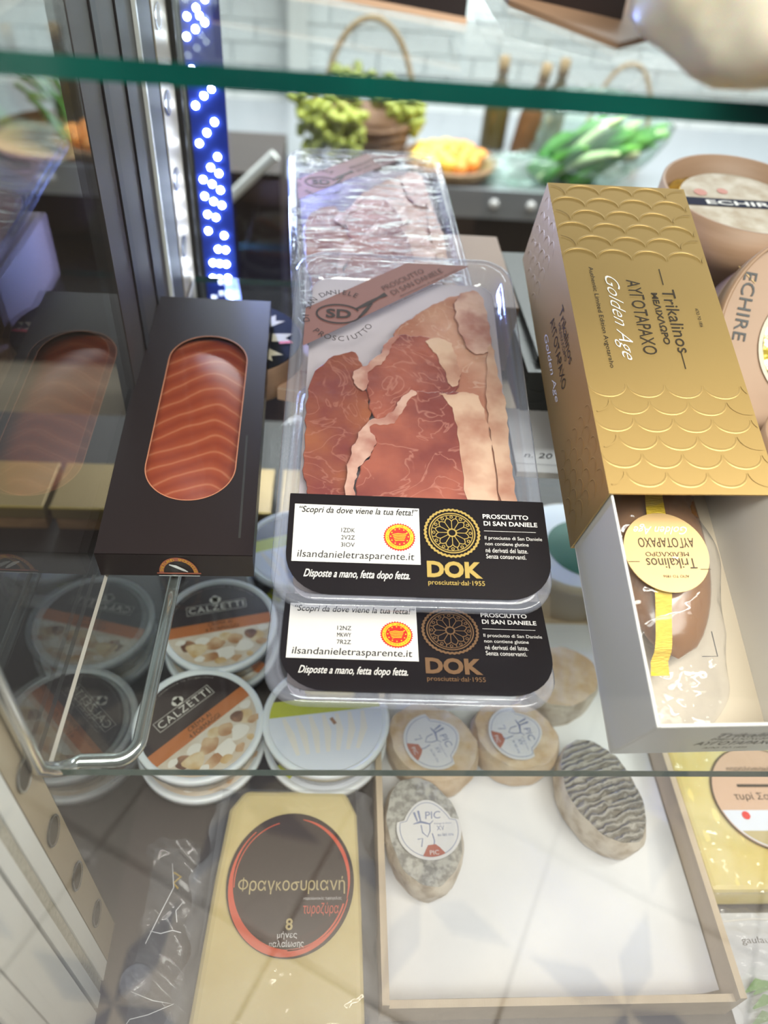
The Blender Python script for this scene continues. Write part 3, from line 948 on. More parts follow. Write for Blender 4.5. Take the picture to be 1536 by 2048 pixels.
def sheet(name, pts, z, th, mat, parent, wob=.0006):
    """thin limp slice with uneven edge"""
    pts = smoothpoly([(p[0] * mm, p[1] * mm) for p in pts], 3)
    n_ = len(pts)
    ph = [random.uniform(0, 6.28) for _ in range(4)]
    pts = [(p[0] + .0007 * math.sin(p[1] * 420 + ph[0]) + .0004 * math.sin(p[1] * 1100 + ph[1]), p[1] + .0007 * math.sin(p[0] * 460 + ph[2]) + .0004 * math.sin(p[0] * 1200 + ph[3])) for p in pts]
    bm = bmesh.new()
    vs = [bm.verts.new((p[0], p[1], z)) for p in pts]
    f = bm.faces.new(vs)
    r = bmesh.ops.extrude_face_region(bm, geom=[f])
    for v in [e for e in r['geom'] if isinstance(e, bmesh.types.BMVert)]:
        v.co.z += th
    bmesh.ops.recalc_face_normals(bm, faces=bm.faces)
    me = bpy.data.meshes.new(name)
    bm.to_mesh(me); bm.free()
    me.materials.append(mat)
    o = bpy.data.objects.new(name, me); COL.objects.link(o); o.parent = parent
    b = o.modifiers.new('bevel', 'BEVEL'); b.width = th * .45; b.segments = 2; b.limit_method = 'ANGLE'
    return o


def ham_pack(name, label, Mx, codes, gold, wrinkled=False, with_label=True):
    t = thing(name, label, 'ham pack', M=Mx, group='sliced ham packs')
    D = .017
    g = G()
    prof = [(.0, -.0035), (.0, -.0005), (.0012, .0008), (.0028, .0010), (.0042, .0), (.0058, .0002), (.0068, .0010), (.0082, .0), (.0095, -.0015), (.0125, -D)]
    loops = []
    for ins, z in prof:
        r = max(.024 - ins * .6, .012)
        loops.append([(x, y, z) for x, y in rrect(ins, PW - ins, ins, PL - ins, r, 8)])
    loft(g, loops, cap1=True)
    tr = g.build('tray', M['tray_clear'], t, True)
    G().poly(rrect(.0128, PW - .0128, .013, PL - .013, .013), -D + .0006).build('backing_paper', M['liner'], t)
    zb = -.0115
    for i, (k, pts) in enumerate(HAM.items()):
        sheet('ham_slice', pts, zb + .0016 * i, .0022, M[{'left': 'ham_dark', 'back_right': 'ham_pale'}.get(k, 'ham')], t)
    for k, (mt, dz, pts) in FAT.items():
        sheet('fat_strip', pts, zb + dz + .0007, .0005, M[mt], t)
    # printed band on the film
    bd = G().poly([(.0095, .208), (.0095, .247), (.088, .3045), (.138, .3045)], .0010).build('printed_band', M['band'], t)
    q = G()
    cx, cy = .0345, .2425
    el = [(cx + .0165 * math.cos(a), cy + .0098 * math.sin(a)) for a in [R_(25) + i * R_(330) / 26 for i in range(27)]]
    q.stroke(el, .0015, .0014)
    q.stroke([(cx + .013, cy + .006), (cx + .022, cy + .0125), (cx + .030, cy + .0195), (cx + .036, cy + .024)], [.0015, .004, .0022, .0045], .0014)
    q.stroke([(cx + .015, cy - .004), (cx + .020, cy + .004), (cx + .025, cy + .013)], [.0015, .003, .002], .0014)
    q.text('SD', cx - .0095, cy - .0045, .019, .0095, .0014, bold=.03)
    q.arc_text('PROSCIUTTO', cx + .001, cy - .002, .0262, R_(-80), R_(12.2), .0052, .0014, inward=True)
    q.arc_text('DI SAN DANIELE', cx + .001, cy - .002, .0232, R_(128), R_(10.0), .0052, .0014)
    q.build('ham_emblem', M['band_ink'], bd)
    q = G()
    ang = math.atan2(.0575, .0785)
    q.text('PROSCIUTTO', .0695, .2705, .040, .0052, .0014, rot=ang)
    q.text('DI SAN DANIELE', .0765, .2660, .050, .0052, .0014, rot=ang)
    q.text('denominazione di origine protetta', .082, .2640, .058, .0022, .0014, rot=ang)
    q.build('band_lettering', M['band_soft'], bd)
    q = G()
    q.text('prodotto affettato confezionato in atmosfera protettiva', .074, .2530, .075, .0018, .0014, rot=ang)
    q.build('small_print', M['band_soft'], bd)
    fm = G().grid(lambda u, v: (.0085 + u * (PW - .017), .0085 + v * (PL - .017), .0006 + (.0012 * math.sin(9 * u + 5 * v) * math.sin(11 * v) if wrinkled else 0)), 24, 40)
    fm.build('top_film', M['film_wrinkled'] if wrinkled else M['film'], t, True)
    if not with_label:
        return t
    z = .0016
    lab = G().poly(rrect(.0085, PW + .0002, .0075, .0785, (.028, .028, .0008, .0008)), z).build('label_panel', M['black'], t)
    z += .0003
    G().poly([(.0122, .0293), (.0908, .0293), (.0908, .0700), (.0120, .0705)], z).build('white_panel', M['white'], lab)
    z += .0003
    q = G()
    q.text('“Scopri da dove viene la tua fetta!”', .0150, .0628, .0748, .0062, z, shear=.25, bold=.008)
    for i, c in enumerate(codes):
        q.text(c, .0418, .0505 - i * .0052, .0085, .0031, z)
    q.text('ilsandanieletrasparente.it', .0155, .0305, .0715, .0066, z, shear=.1)
    q.build('panel_lettering', M['ink'], lab)
    # seal
    cx, cy = .0780, .0483
    q = G()
    n = 36
    q.poly([(cx + (.0102 if k % 2 else .0093) * math.cos(math.pi * k / n), cy + (.0102 if k % 2 else .0093) * math.sin(math.pi * k / n)) for k in range(2 * n)], z)
    q.build('seal_edge', M['red'], lab)
    G().disc(cx, cy, .0088, z + .0002).build('seal_ring', M['yellow'], lab)
    q = G().disc(cx, cy, .0066, z + .0004)
    q.arc_text('DENOMINAZIONE D ORIGINE PROTETTA', cx, cy, .0070, R_(90), R_(11.2), .0013, z + .0004)
    q.build('seal_centre', M['red'], lab)
    q = G()
    for k in range(12):
        q.disc(cx + .0055 * math.cos(k * .5236), cy + .0055 * math.sin(k * .5236), .00045, z + .0006, 8)
    for k in range(5):
        q.stroke([(cx - .0045 + .0004 * k, cy + .0012 - .0011 * k), (cx - .001, cy + .0022 - .0012 * k), (cx + .0020, cy + .0018 - .0011 * k), (cx + .0046 - .0004 * k, cy + .0022 - .0012 * k)], .0005, z + .0006)
    q.build('seal_hills', M['yellow'], lab)
    # rosette window in gold
    cx, cy = .1112, .0527
    q = G()
    n = 40
    outer = [(cx + (.0168 + (.0005 if k % 2 else -.0002)) * math.cos(math.pi * k / n), cy + (.0168 + (.0005 if k % 2 else -.0002)) * math.sin(math.pi * k / n)) for k in range(2 * n)]
    q.stroke(outer, .0016, z, closed=True)
    q.ring(cx, cy, .0140, .0148, z, 60)
    q.ring(cx, cy, .0128, .0133, z, 60)
    q.ring(cx, cy, .0022, .0032, z, 30)
    for k in range(12):
        a = k * math.pi / 6
        def P(r, da): return (cx + r * math.cos(a + da), cy + r * math.sin(a + da))
        q.stroke([P(.003, 0), P(.0085, 0)], .0005, z)
        pet = [P(.0085, 0)] + [P(.0085 + .0022 * math.sin(s), math.pi / 6 * s / math.pi) for s in [j * math.pi / 6 for j in range(1, 6)]] + [P(.0085, math.pi / 6)]
        q.stroke(pet, .0006, z)
        q.ring(*P(.0116, math.pi / 12 + math.pi / 12), .0006, .0011, z, 10)
        q.stroke([P(.0108, math.pi / 12), P(.013, math.pi / 12)], .0006, z)
    q.text('DOK', .0945, .0208, .0340, .0115, z, bold=.045, space=1.02)
    q.text('prosciuttai·dal·1955', .0950, .0150, .0345, .0042, z, bold=.006)
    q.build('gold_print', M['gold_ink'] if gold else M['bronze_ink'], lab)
    q = G()
    q.text('PROSCIUTTO', .1315, .0640, .0295, .0034, z, bold=.022)
    q.text('DI SAN DANIELE', .1318, .0588, .0345, .0034, z, bold=.022)
    q.stroke([(.1316, .0549), (.1648, .0549)], .0003, z)
    for i, (s, wd) in enumerate((('Il prosciutto di San Daniele', .0365), ('non contiene glutine', .0275), ('né derivati del latte.', .0265), ('Senza conservanti.', .0250))):
        q.text(s, .1317, .0480 - i * .0043, wd, .0032, z)
    q.text('Disposte a mano, fetta dopo fetta.', .0200, .0172, .0640, .0070, z, shear=.4, bold=.012)
    q.build('white_lettering', M['white'], lab)
    return t


ham_pack('ham_pack', 'sliced ham pack with black label lying on top of the stack', frame((-.0333, .0814, .0438), .2386, -.0141, -.0039), ('1ZDK', '2V2Z', '3IOV'), True)
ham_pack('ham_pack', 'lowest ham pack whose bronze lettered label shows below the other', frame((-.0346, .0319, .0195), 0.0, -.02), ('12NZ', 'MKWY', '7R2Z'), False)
pc = ham_pack('ham_pack', 'rearmost ham pack under crinkled shiny film', frame((-.030, .318, .0845), .15, .07) @ Matrix.Scale(.88, 4), None, True, wrinkled=True, with_label=False)

# ------------------------------------------------------------------ salmon in its sleeve
sm = thing('salmon_pack', 'dark card sleeve with oval window showing raw salmon', 'salmon pack', M=frame((-.1494, .1404, .0), .1197, .0241, .015))
SW, SL, SH = .101, .276, .0245
hole = []
for i in range(33):
    a = math.pi * i / 32
    hole.append((.0545 + .0310 * math.cos(a), .1930 + .0310 * math.sin(a)))
for i in range(33):
    a = math.pi + math.pi * i / 32
    hole.append((.0530 + .0315 * math.cos(a), .0775 + .0315 * math.sin(a)))


def plate_with_hole(x0, x1, y0, y1, hole, z0, z1):
    g = G()
    n = len(hole)
    cx = sum(p[0] for p in hole) / n; cy = sum(p[1] for p in hole) / n
    out = []
    for p in hole:
        dx, dy = p[0] - cx, p[1] - cy
        k = 1e9
        if dx > 1e-9: k = min(k, (x1 - cx) / dx)
        if dx < -1e-9: k = min(k, (x0 - cx) / dx)
        if dy > 1e-9: k = min(k, (y1 - cy) / dy)
        if dy < -1e-9: k = min(k, (y0 - cy) / dy)
        out.append((cx + dx * k, cy + dy * k))
    for c in ((x0, y0), (x1, y0), (x1, y1), (x0, y1)):
        i = min(range(n), key=lambda i: (out[i][0] - c[0]) ** 2 + (out[i][1] - c[1]) ** 2)
        out[i] = c
    for z, fl in ((z1, 1), (z0, 0)):
        vs = [(p[0], p[1], z) for p in hole] + [(p[0], p[1], z) for p in out]
        fs = [(i, n + i, n + (i + 1) % n, (i + 1) % n) for i in range(n)]
        g.add(vs, fs if fl else [tuple(reversed(f)) for f in fs])
    g.add([(p[0], p[1], z1) for p in hole] + [(p[0], p[1], z0) for p in hole], [((i + 1) % n, n + (i + 1) % n, n + i, i) for i in range(n)])
    return g


g = plate_with_hole(0, SW, 0, SL, hole, SH - .0008, SH)
g.box(0, .0008, 0, SL, 0, SH - .0008).box(SW - .0008, SW, 0, SL, 0, SH - .0008).box(.0008, SW - .0008, 0, SL, 0, .0008)
g.box(.0008, SW - .0008, 0, .0008, .0008, SH - .0008).box(.0008, SW - .0008, SL - .0008, SL, .0008, SH - .0008)
slv = g.build('sleeve', M['salmon_sleeve'], sm)
G().stroke(hole, .0007, SH + .0002, closed=True).build('window_cut_edge', M['salmon_cut'], sm)
G().grid(lambda u, v: (.006 + u * (SW - .012), .02 + v * .225, .0125 + .003 * math.sin(v * 9 + u * 3) * math.sin(u * 3.1) + .004 * math.sin(u * math.pi)), 20, 40).build('salmon_fillet', M['salmon'], sm, True)
G().box(.004, SW - .004, .01, SL - .01, .001, .006).build('inner_tray', M['card_white'], sm)
G().poly([(p[0], p[1]) for p in hole], SH - .0012).build('window_film', M['film'], sm)
G().stroke([(.0905, .110), (.0915, .014)], .0016, SH + .0002).build('sleeve_slit', M['groove'], sm)
# crest on the front face
g = G()
g.ring(.0515, .003, .0098, .0128, 0, 24, 0, math.pi)
g.stroke([(.037, .0025), (.066, .0025)], .0011)
lg = g.build('crest', M['rust'], sm)
lg.matrix_local = Matrix(((1, 0, 0, 0), (0, 0, -1, -.0003), (0, 1.35, 0, .0), (0, 0, 0, 1)))
g = G()
g.arc_text('SHETLAND', .0515, .003, .0102, R_(137), R_(9.5), .0022, .0002)
g.arc_text('SMOKEHOUSE', .0515, .003, .0102, R_(43), R_(8.6), .0022, .0002)
g.build('crest_lettering', M['yellow'], lg)
g = G()
g.stroke([(.046, .010), (.050, .0085), (.055, .0055), (.0575, .004)], [.0008, .0022, .0018, .0006], .0002)
g.stroke([(.038, .0005), (.065, .0005)], .0006, .0002)
g.build('crest_fish', M['frame_white'], lg)

# round box below the salmon pack
rb = thing('round_cheese_box', 'round wooden cheese box with black label under the salmon pack', 'cheese box', (-.086, .393, .0))
G().lathe([(.0595, 0), (.0605, .002), (.0605, .030), (.0585, .0315)], 48).build('wood_band', M['wood'], rb, True)
G().lathe([(.0590, .0310), (.0590, .0318)], 48).build('black_label', M['matte_black'], rb)
g = G()
for k in range(9):
    a = k * 2 * math.pi / 9
    g.poly([(.034 * math.cos(a - .18), .034 * math.sin(a - .18)), (.052 * math.cos(a - .10), .052 * math.sin(a - .10)), (.045 * math.cos(a), .045 * math.sin(a)), (.052 * math.cos(a + .16), .052 * math.sin(a + .16)), (.034 * math.cos(a + .2), .034 * math.sin(a + .2))], .0321)
g.build('label_leaves', M['label_tan'], rb)
g = G()
g.poly([(-.050, .030), (-.034, .040), (-.030, .030), (-.044, .022)], .0325); g.poly([(.050, -.004), (.040, -.006), (.040, -.010), (.052, -.008)], .0325)
g.build('label_red_mark', M['red'], rb)
# peach carton between the salmon and ham packs
pe = thing('peach_carton', 'peach and cream carton standing between the salmon and ham packs', 'carton', (-.046, .345, 0), (0, 0, R_(-14)))
G().box(0, .055, 0, .075, 0, .012).build('carton_body', M['peach_card'], pe, bevel=.0008)
G().poly([(.001, .001), (.030, .001), (.054, .028), (.054, .0), (.001, .0)], .0124).build('cream_corner', M['card_cream'], pe)
g = G(); g.text('di Natura', .006, .022, .034, .006, .0124, rot=.5); g.build('red_lettering', M['rust'], pe)

# ------------------------------------------------------------------ gold box with roe
GM = frame((.1625, .0097, .0033), .3152, .0289)
GW, GH, GS, GL = .1028, .0734, .1306, .3884
gbx = thing('gold_sleeve_box', 'gold scale embossed sleeve box with white drawer pulled out', 'gift box', M=GM)
th = .0012
g = G().box(0, GW, GS, GL, GH - th, GH).box(0, GW, GS, GL, 0, th).box(0, th, GS, GL, th, GH - th).box(GW - th, GW, GS, GL, th, GH - th)
g.box(th, GW - th, GL - th, GL, th, GH - th)
slv = g.build('sleeve', M['sleeve_gold'], gbx)
def arc(g, cx, cy, w, h, up, M4, wd=.0009, ht=.0006):
    n = 14
    vs, fs = [], []
    for i in range(n + 1):
        a = math.pi * i / n
        r0 = 1.0; taper = math.sin(a) ** .5
        x, y = math.cos(a), math.sin(a) * up
        nx, ny = math.cos(a), math.sin(a) * up
        ww = wd * (.25 + .75 * taper)
        for off, z in ((-ww * .35, 0), (0, ht * taper), (ww * 1.6, 0)):
            vs.append(M4 @ Vector((cx + x * w / 2 + nx * off, cy + y * h + ny * off, z)))
    for i in range(n):
        for c in range(2):
            f = (i * 3 + c, i * 3 + c + 1, (i + 1) * 3 + c + 1, (i + 1) * 3 + c)
            fs.append(f)
    g.add(vs, fs)
def clip_arcs(x0, x1, rows, w, h, M4, up, y_start, dy):
    g = G()
    for r in range(rows):
        y = y_start + r * dy
        off = (r % 2) * w / 2
        x = x0 - off + w / 2
        while x - w / 2 < x1 - .001:
            if x - w / 2 >= x0 - .001 and x + w / 2 <= x1 + .001:
                arc(g, x, y, w * .94, h, up, M4)
            else:
                # part scale running off the card edge
                n = 14; pts = []
                for i in range(n + 1):
                    a = math.pi * i / n
                    px = x + math.cos(a) * w * .47
                    if x0 + .0006 < px < x1 - .0006:
                        pts.append((px, y + math.sin(a) * h * up))
                if len(pts) > 2:
                    k = len(g.v); g.stroke(pts, .0011, .0004); g.xf(M4, k)
            x += w
    return g
Mtop = Matrix.Translation((0, 0, GH + .00005))
g = clip_arcs(0, GW, 6, .0247, .0088, Mtop, -1, .2085, -.0127)
g2 = clip_arcs(0, GW, 6, .0247, .0088, Mtop, 1, .314, .0127)
g.add(g2.v, g2.f)
g.build('embossed_scales', M['sleeve_gold'], slv, True)
# left side scales
Ml = Matrix(((0, 0, -1, -.00005), (-1, 0, 0, 0), (0, 1, 0, 0), (0, 0, 0, 1)))
g = G()
for r in range(5):
    for k in range(6):
        arc(g, -.146 - r * .0127 * .9, .012 + k * .0127 - (r % 2) * .006, .011, .007, 1, Ml, .0007, .0004) if .012 + k * .0127 < GH - .008 else None
for r in range(4):
    for k in range(5):
        arc(g, -.375 + r * .0127, .012 + k * .0127 - (r % 2) * .006, .011, .007, 1, Ml, .0007, .0004)
g.build('embossed_side_scales', M['sleeve_gold'], slv, True)
# lettering reads toward the camera along the box
z = GH + .0004
rot = -math.pi / 2
def gt(g, s, x, y0, y1, h, **k):
    g.text(s, x, y0, y0 - y1, h, z, rot=rot, **k)
g = G()
gt(g, 'Trikalinos', .0640, .2880, .2340, .0088)
gt(g, 'ΜΕΛΙΧΛΩΡΟ', .0562, .2845, .2405, .0046, bold=.02)
gt(g, 'ΑΥΓΟΤΑΡΑΧΟ', .0410, .2955, .2320, .0098)
gt(g, 'Authentic Limited Edition Avgotaraho', .0160, .3060, .2205, .0038)
gt(g, 'ΑΠΟ ΤΟ 1856', .0840, .2720, .2560, .0022)
g.stroke([(.0665, .3065), (.0665, .2920)], .0006, z); g.stroke([(.0660, .2345), (.0660, .2210)], .0006, z)
g.build('dark_lettering', M['brown_ink'], slv)
g = G()
gt(g, 'Golden Age', .0235, .2985, .2270, .0120, shear=.6, bold=-.012)
g.build('white_lettering', M['foil_white'], slv)
g = G()
for s, yy, xx, h in (('Trikalinos', .285, .052, .008), ('ΜΕΛΙΧΛΩΡΟ', .278, .046, .0045), ('ΑΥΓΟΤΑΡΑΧΟ', .292, .033, .009)):
    g.text(s, -yy, xx, (yy - .262) * 2, h, 0)
k = len(g.v); g.xf(Matrix.Translation((-.0003, 0, 0)) @ Ml)
g.build('side_lettering', M['brown_ink'], slv)
g = G(); g.text('Golden Age', -.292, .016, .060, .009, 0, shear=.5); g.xf(Matrix.Translation((-.0003, 0, 0)) @ Ml)
g.build('side_white_lettering', M['foil_white'], slv)
# drawer
d = .0022; tw = .0016
dr = G().box(d, GW - d, 0, .34, .0015, .0015 + tw).box(d, d + tw, 0, .34, .003, GH - .003).box(GW - d - tw, GW - d, 0, .34, .003, GH - .003).box(d + tw, GW - d - tw, 0, tw, .003, GH - .003)
dr = dr.build('drawer', M['card_white'], gbx, bevel=.0006)
G().box(d + tw, GW - d - tw, tw, .33, .0031, .0036).build('drawer_floor', M['card_cream'], dr)
G().stroke([(.0800, .0720), (.0800, .0560), (.0700, .0560)], .0005, .0040).build('corner_mark', M['ink'], dr)
g = G()
g.text('Trikalinos', .044, .043, .042, .010, 0); g.text('ΜΕΛΙΧΛΩΡΟ', .046, .036, .038, .005, 0); g.text('ΑΥΓΟΤΑΡΑΧΟ', .042, .023, .046, .010, 0); g.text('ΑΠΟ ΤΟ 1856', .052, .013, .026, .004, 0)
g.xf(Matrix(((1, 0, 0, 0), (0, 0, -1, -.0002), (0, 1, 0, 0), (0, 0, 0, 1))))
g.build('front_lettering', M['ink'], dr)

# roe pouch lying in the drawer
rp = thing('roe_pouch', 'vacuum packed amber roe with gold ribbon inside the white drawer', 'roe pack', M=GM @ Matrix.Translation((0, 0, .0037)))
g = G()
def roe(u, v):
    a = u * 2 * math.pi; y = .050 + v * .20
    e = max(0.0, 1 - abs(2 * v - 1) ** 2.6) ** .5
    wx = .030 * e * (1 + .05 * math.sin(v * 7)); hz = .0150 * e
    return (.047 + .004 * math.sin(v * 3) + wx * math.cos(a), y, .0155 + hz * math.sin(a))
g.grid(roe, 28, 30).build('roe_lobe', M['amber'], rp, True)
def pouch(u, v):
    a = u * 2 * math.pi; y = .014 + v * .245
    e = max(0.02, 1 - abs(2 * (.12 + v * .88) - 1) ** 3.2) ** .5
    ex = .036 if v > .2 else .036 * (.35 + .65 * v / .2) + (.2 - v) * .05
    wx = ex * (max(e, .55)) * (1 + .05 * math.sin(v * 31 + 2 * a)); hz = .0168 * e * (min(1, v / .22) if v < .22 else 1) + .0015
    return (.047 + .006 * (1 - v) * math.sin(20 * v) + wx * math.cos(a), y, .0160 * min(1, .25 + v * 3.4) + hz * math.sin(a) * (1 + .05 * math.sin(23 * v)) + .001 * math.sin(40 * v + 3 * a))
g = G().grid(pouch, 36, 50); g.build('clear_pouch', M['film_bag'], rp, True)
def rbn(u, v):
    y = .040 + v * .16
    k = 1 - v
    x = .0335 + .0165 * v + (u - .5) * .0112 * (1 - .12 * math.sin(v * 9))
    vv = (y - .05) / .2
    zz = .0165 + .0162 * max(0.0, 1 - abs(2 * vv - 1) ** 2.6) ** .5 if 0 < vv < 1 else .014
    return (x, y, zz + .0020 + .0006 * math.sin(v * 26))
G().grid(rbn, 4, 40).build('ribbon', M['ribbon'], rp, True)
tgd = G().lathe([(.0262, .0350), (.0262, .0356)], 48, .0440, .1100).build('round_tag', M['tagcard'], rp)
g = G(); rz = math.pi; zz = .0359
for s, xx, yy, wd, h in (('ΑΠΟ ΤΟ 1856', .0545, .0930, .016, .0018), ('Trikalinos', .0610, .0990, .0310, .0068), ('ΜΕΛΙΧΛΩΡΟ', .0575, .1060 + .0008, .0270, .0030), ('ΑΥΓΟΤΑΡΑΧΟ', .0625, .1125, .0350, .0068)):
    g.text(s, xx, yy + h, wd, h, zz, rot=rz)
g.stroke([(.0625, .0985), (.0690, .0985)], .0004, zz); g.stroke([(.0190, .1035), (.0260, .1035)], .0004, zz)
g.build('tag_lettering', M['brown_ink'], tgd)
g = G(); g.text('Golden Age', .0600, .1285, .034, .0070, zz, rot=rz, shear=.5); g.build('tag_white_lettering', M['foil_white'], tgd)

# cartons carrying the back ends
ds = thing('charcoal_scale_box', 'charcoal scale embossed box under the gold box', 'gift box', M=frame((.165, .335, 0), 0, .02))
b_ = G().box(0, .105, 0, .22, 0, .045).box(.01, .095, .015, .21, .045, .052).build('sleeve', M['dark_scale'], ds, bevel=.0008)
g = G()
for r in range(6):
    for k in range(2):
        arc(g, .016 + k * .02 + (r % 2) * .01, .02 + r * .018, .019, .008, -1, Matrix.Translation((0, 0, .0453 if True else 0)), .001, .0007)
for r in range(3):
    for k in range(5):
        arc(g, .012 + k * .0205, .034 - r * .012, .019, .008, -1, Matrix(((1, 0, 0, 0), (0, 0, -1, -.0002), (0, 1, 0, 0), (0, 0, 0, 1))), .001, .0007)
g.build('embossed_scales', M['dark_scale'], b_, True)
g = thing('brown_carton', 'plain brown carton under the rear ham pack', 'carton', (-.020, .405, 0))
cb = G().box(0, .185, 0, .145, 0, .0655).build('carton_body', M['brown_box'], g, bevel=.001)
G().poly([(.092, .0), (.093, .0), (.093, .145), (.092, .145)], .0658).build('lid_seam', M['groove'], cb)
wc = thing('white_carton', 'flat white carton with handwritten 20 between ham packs and gold box', 'carton', (.150, .253, 0), (0, 0, R_(-2)))
b_ = G().box(0, .075, 0, .085, 0, .006).build('carton_body', M['card_white'], wc, bevel=.0006)
g = G(); g.text('n. 20', .008, .018, .024, .0065, .0064, shear=.3); g.stroke([(.0, .010), (.07, .010)], .0003, .0064); g.build('lettering', M['ink'], b_)

# ------------------------------------------------------------------ wooden butter boxes
def butter_box(label, Mx, R, H, lettered=False, tilt_label=True):
    t = thing('butter_box', label, 'butter box', M=Mx, group='wooden butter boxes')
    wt = .003
    G().lathe([(R - wt, .003), (R, 0), (R, H), (R - wt, H), (R - wt, .003)], 56, cap0=False, cap1=False).build('wood_band', M['wood'], t, True)
    G().lathe([(R - .001, 0), (R - .001, .003)], 56).build('wood_base', M['wood'], t)
    f = G()
    rr = R - wt - .002
    zt = H - .012
    def ft(u, v):
        a = u * 2 * math.pi; r = rr * v
        return (r * math.cos(a), r * math.sin(a), zt - .007 * v ** 4 + .0015 * math.sin(9 * a + 7 * v) * v + .001 * math.sin(23 * a) * v)
    f.grid(ft, 60, 14).build('gold_foil', M['foil_gold'], t, True)
    if tilt_label:
        lb_ = G().lathe([(R * .74, zt + .0022), (R * .74, zt + .0026)], 40).build('butter_label', pm('butter_paper', (.36, .28, .19), .6, col2=(.52, .46, .38), scale=60), t)
        z_ = zt + .003
        g = G().poly([(-R * .71, -.010), (R * .71, -.010), (R * .71, .004), (-R * .71, .004)], z_); g.build('label_blue_bar', pm('navy_bar', (.012, .014, .035), .7, spec=.1), lb_)
        g = G().text('ECHIRÉ', -R * .45, -.0075, R * .95, .009, z_ + .0004, bold=.02); g.build('label_lettering', M['white'], lb_)
        g = G(); g.disc(-R * .45, .014, .006, z_, 16); g.disc(-R * .15, .018, .005, z_, 16); g.build('label_rosettes', M['rust'], lb_)
    return t


# standing box, top open
butter_box('round wooden butter box standing open in the upper right', frame((.358, .47, .098), .10, .0), .072, .058)
# box tipped on its side, face to the camera
bx = thing('wooden_butter_tub', 'tipped round wooden butter tub with printed face beside the gold box', 'butter tub', M=Matrix.Translation((.380, .300, .100)) @ Matrix.Rotation(R_(-4), 4, 'Z') @ Matrix.Rotation(R_(48), 4, 'X'))
R2 = .090
G().lathe([(R2 - .003, -.004), (R2, -.004), (R2 + .001, .018), (R2 - .002, .018), (R2 - .003, -.004)], 64, cap0=False, cap1=False).build('rim_band', M['wood'], bx, True)
G().lathe([(R2 - .004, -.052), (R2 - .003, 0)], 64).build('tub_body', M['wood'], bx, True)
fc = G().lathe([(R2 - .003, 0.0), (R2 - .003, .002)], 64).build('wood_face', M['wood'], bx)
g = G(); g.text('ECHIRE', -.0670, .0545, .0530, .0105, .0026, rot=-math.pi / 2 - .10, bold=.006, space=1.05); g.build('stamped_lettering', M['ink'], fc)
g = G(); g.stroke([(-.072, .058), (-.058, .046)], .0008, .0026); g.build('fold_line', M['wood_in'], fc)
G().ring(-.006, .0, .042, .0455, .0034, 50).build('foil_rim', M['card_cream'], bx)
g = G()
def ft(u, v):
    a = u * 2 * math.pi
    return (-.006 + .042 * v * math.cos(a), .0 + .042 * v * math.sin(a), .0036 + .001 * math.sin(11 * a + 5 * v) * v)
g.grid(ft, 50, 10).build('gold_foil', M['foil_gold'], bx, True)
G().disc(.002, .0, .028, .0055).build('foil_label', M['white'], bx)
butter_box('foil topped butter tub with pale rim nearest the gold box', frame((.352, .190, .0), .0, .0), .054, .090, tilt_label=False)

# pedestal cartons for the butter
pd = thing('carton_stack', 'tan carton under the upright wooden butter box', 'carton', (.290, .405, 0))
G().box(0, .15, 0, .14, 0, .100).build('carton_body', M['brown_box'], pd, bevel=.001)
G().poly([(.0, .068), (.15, .068), (.15, .072), (.0, .072)], .1004).build('tape_strip', M['label_tan'], pd)

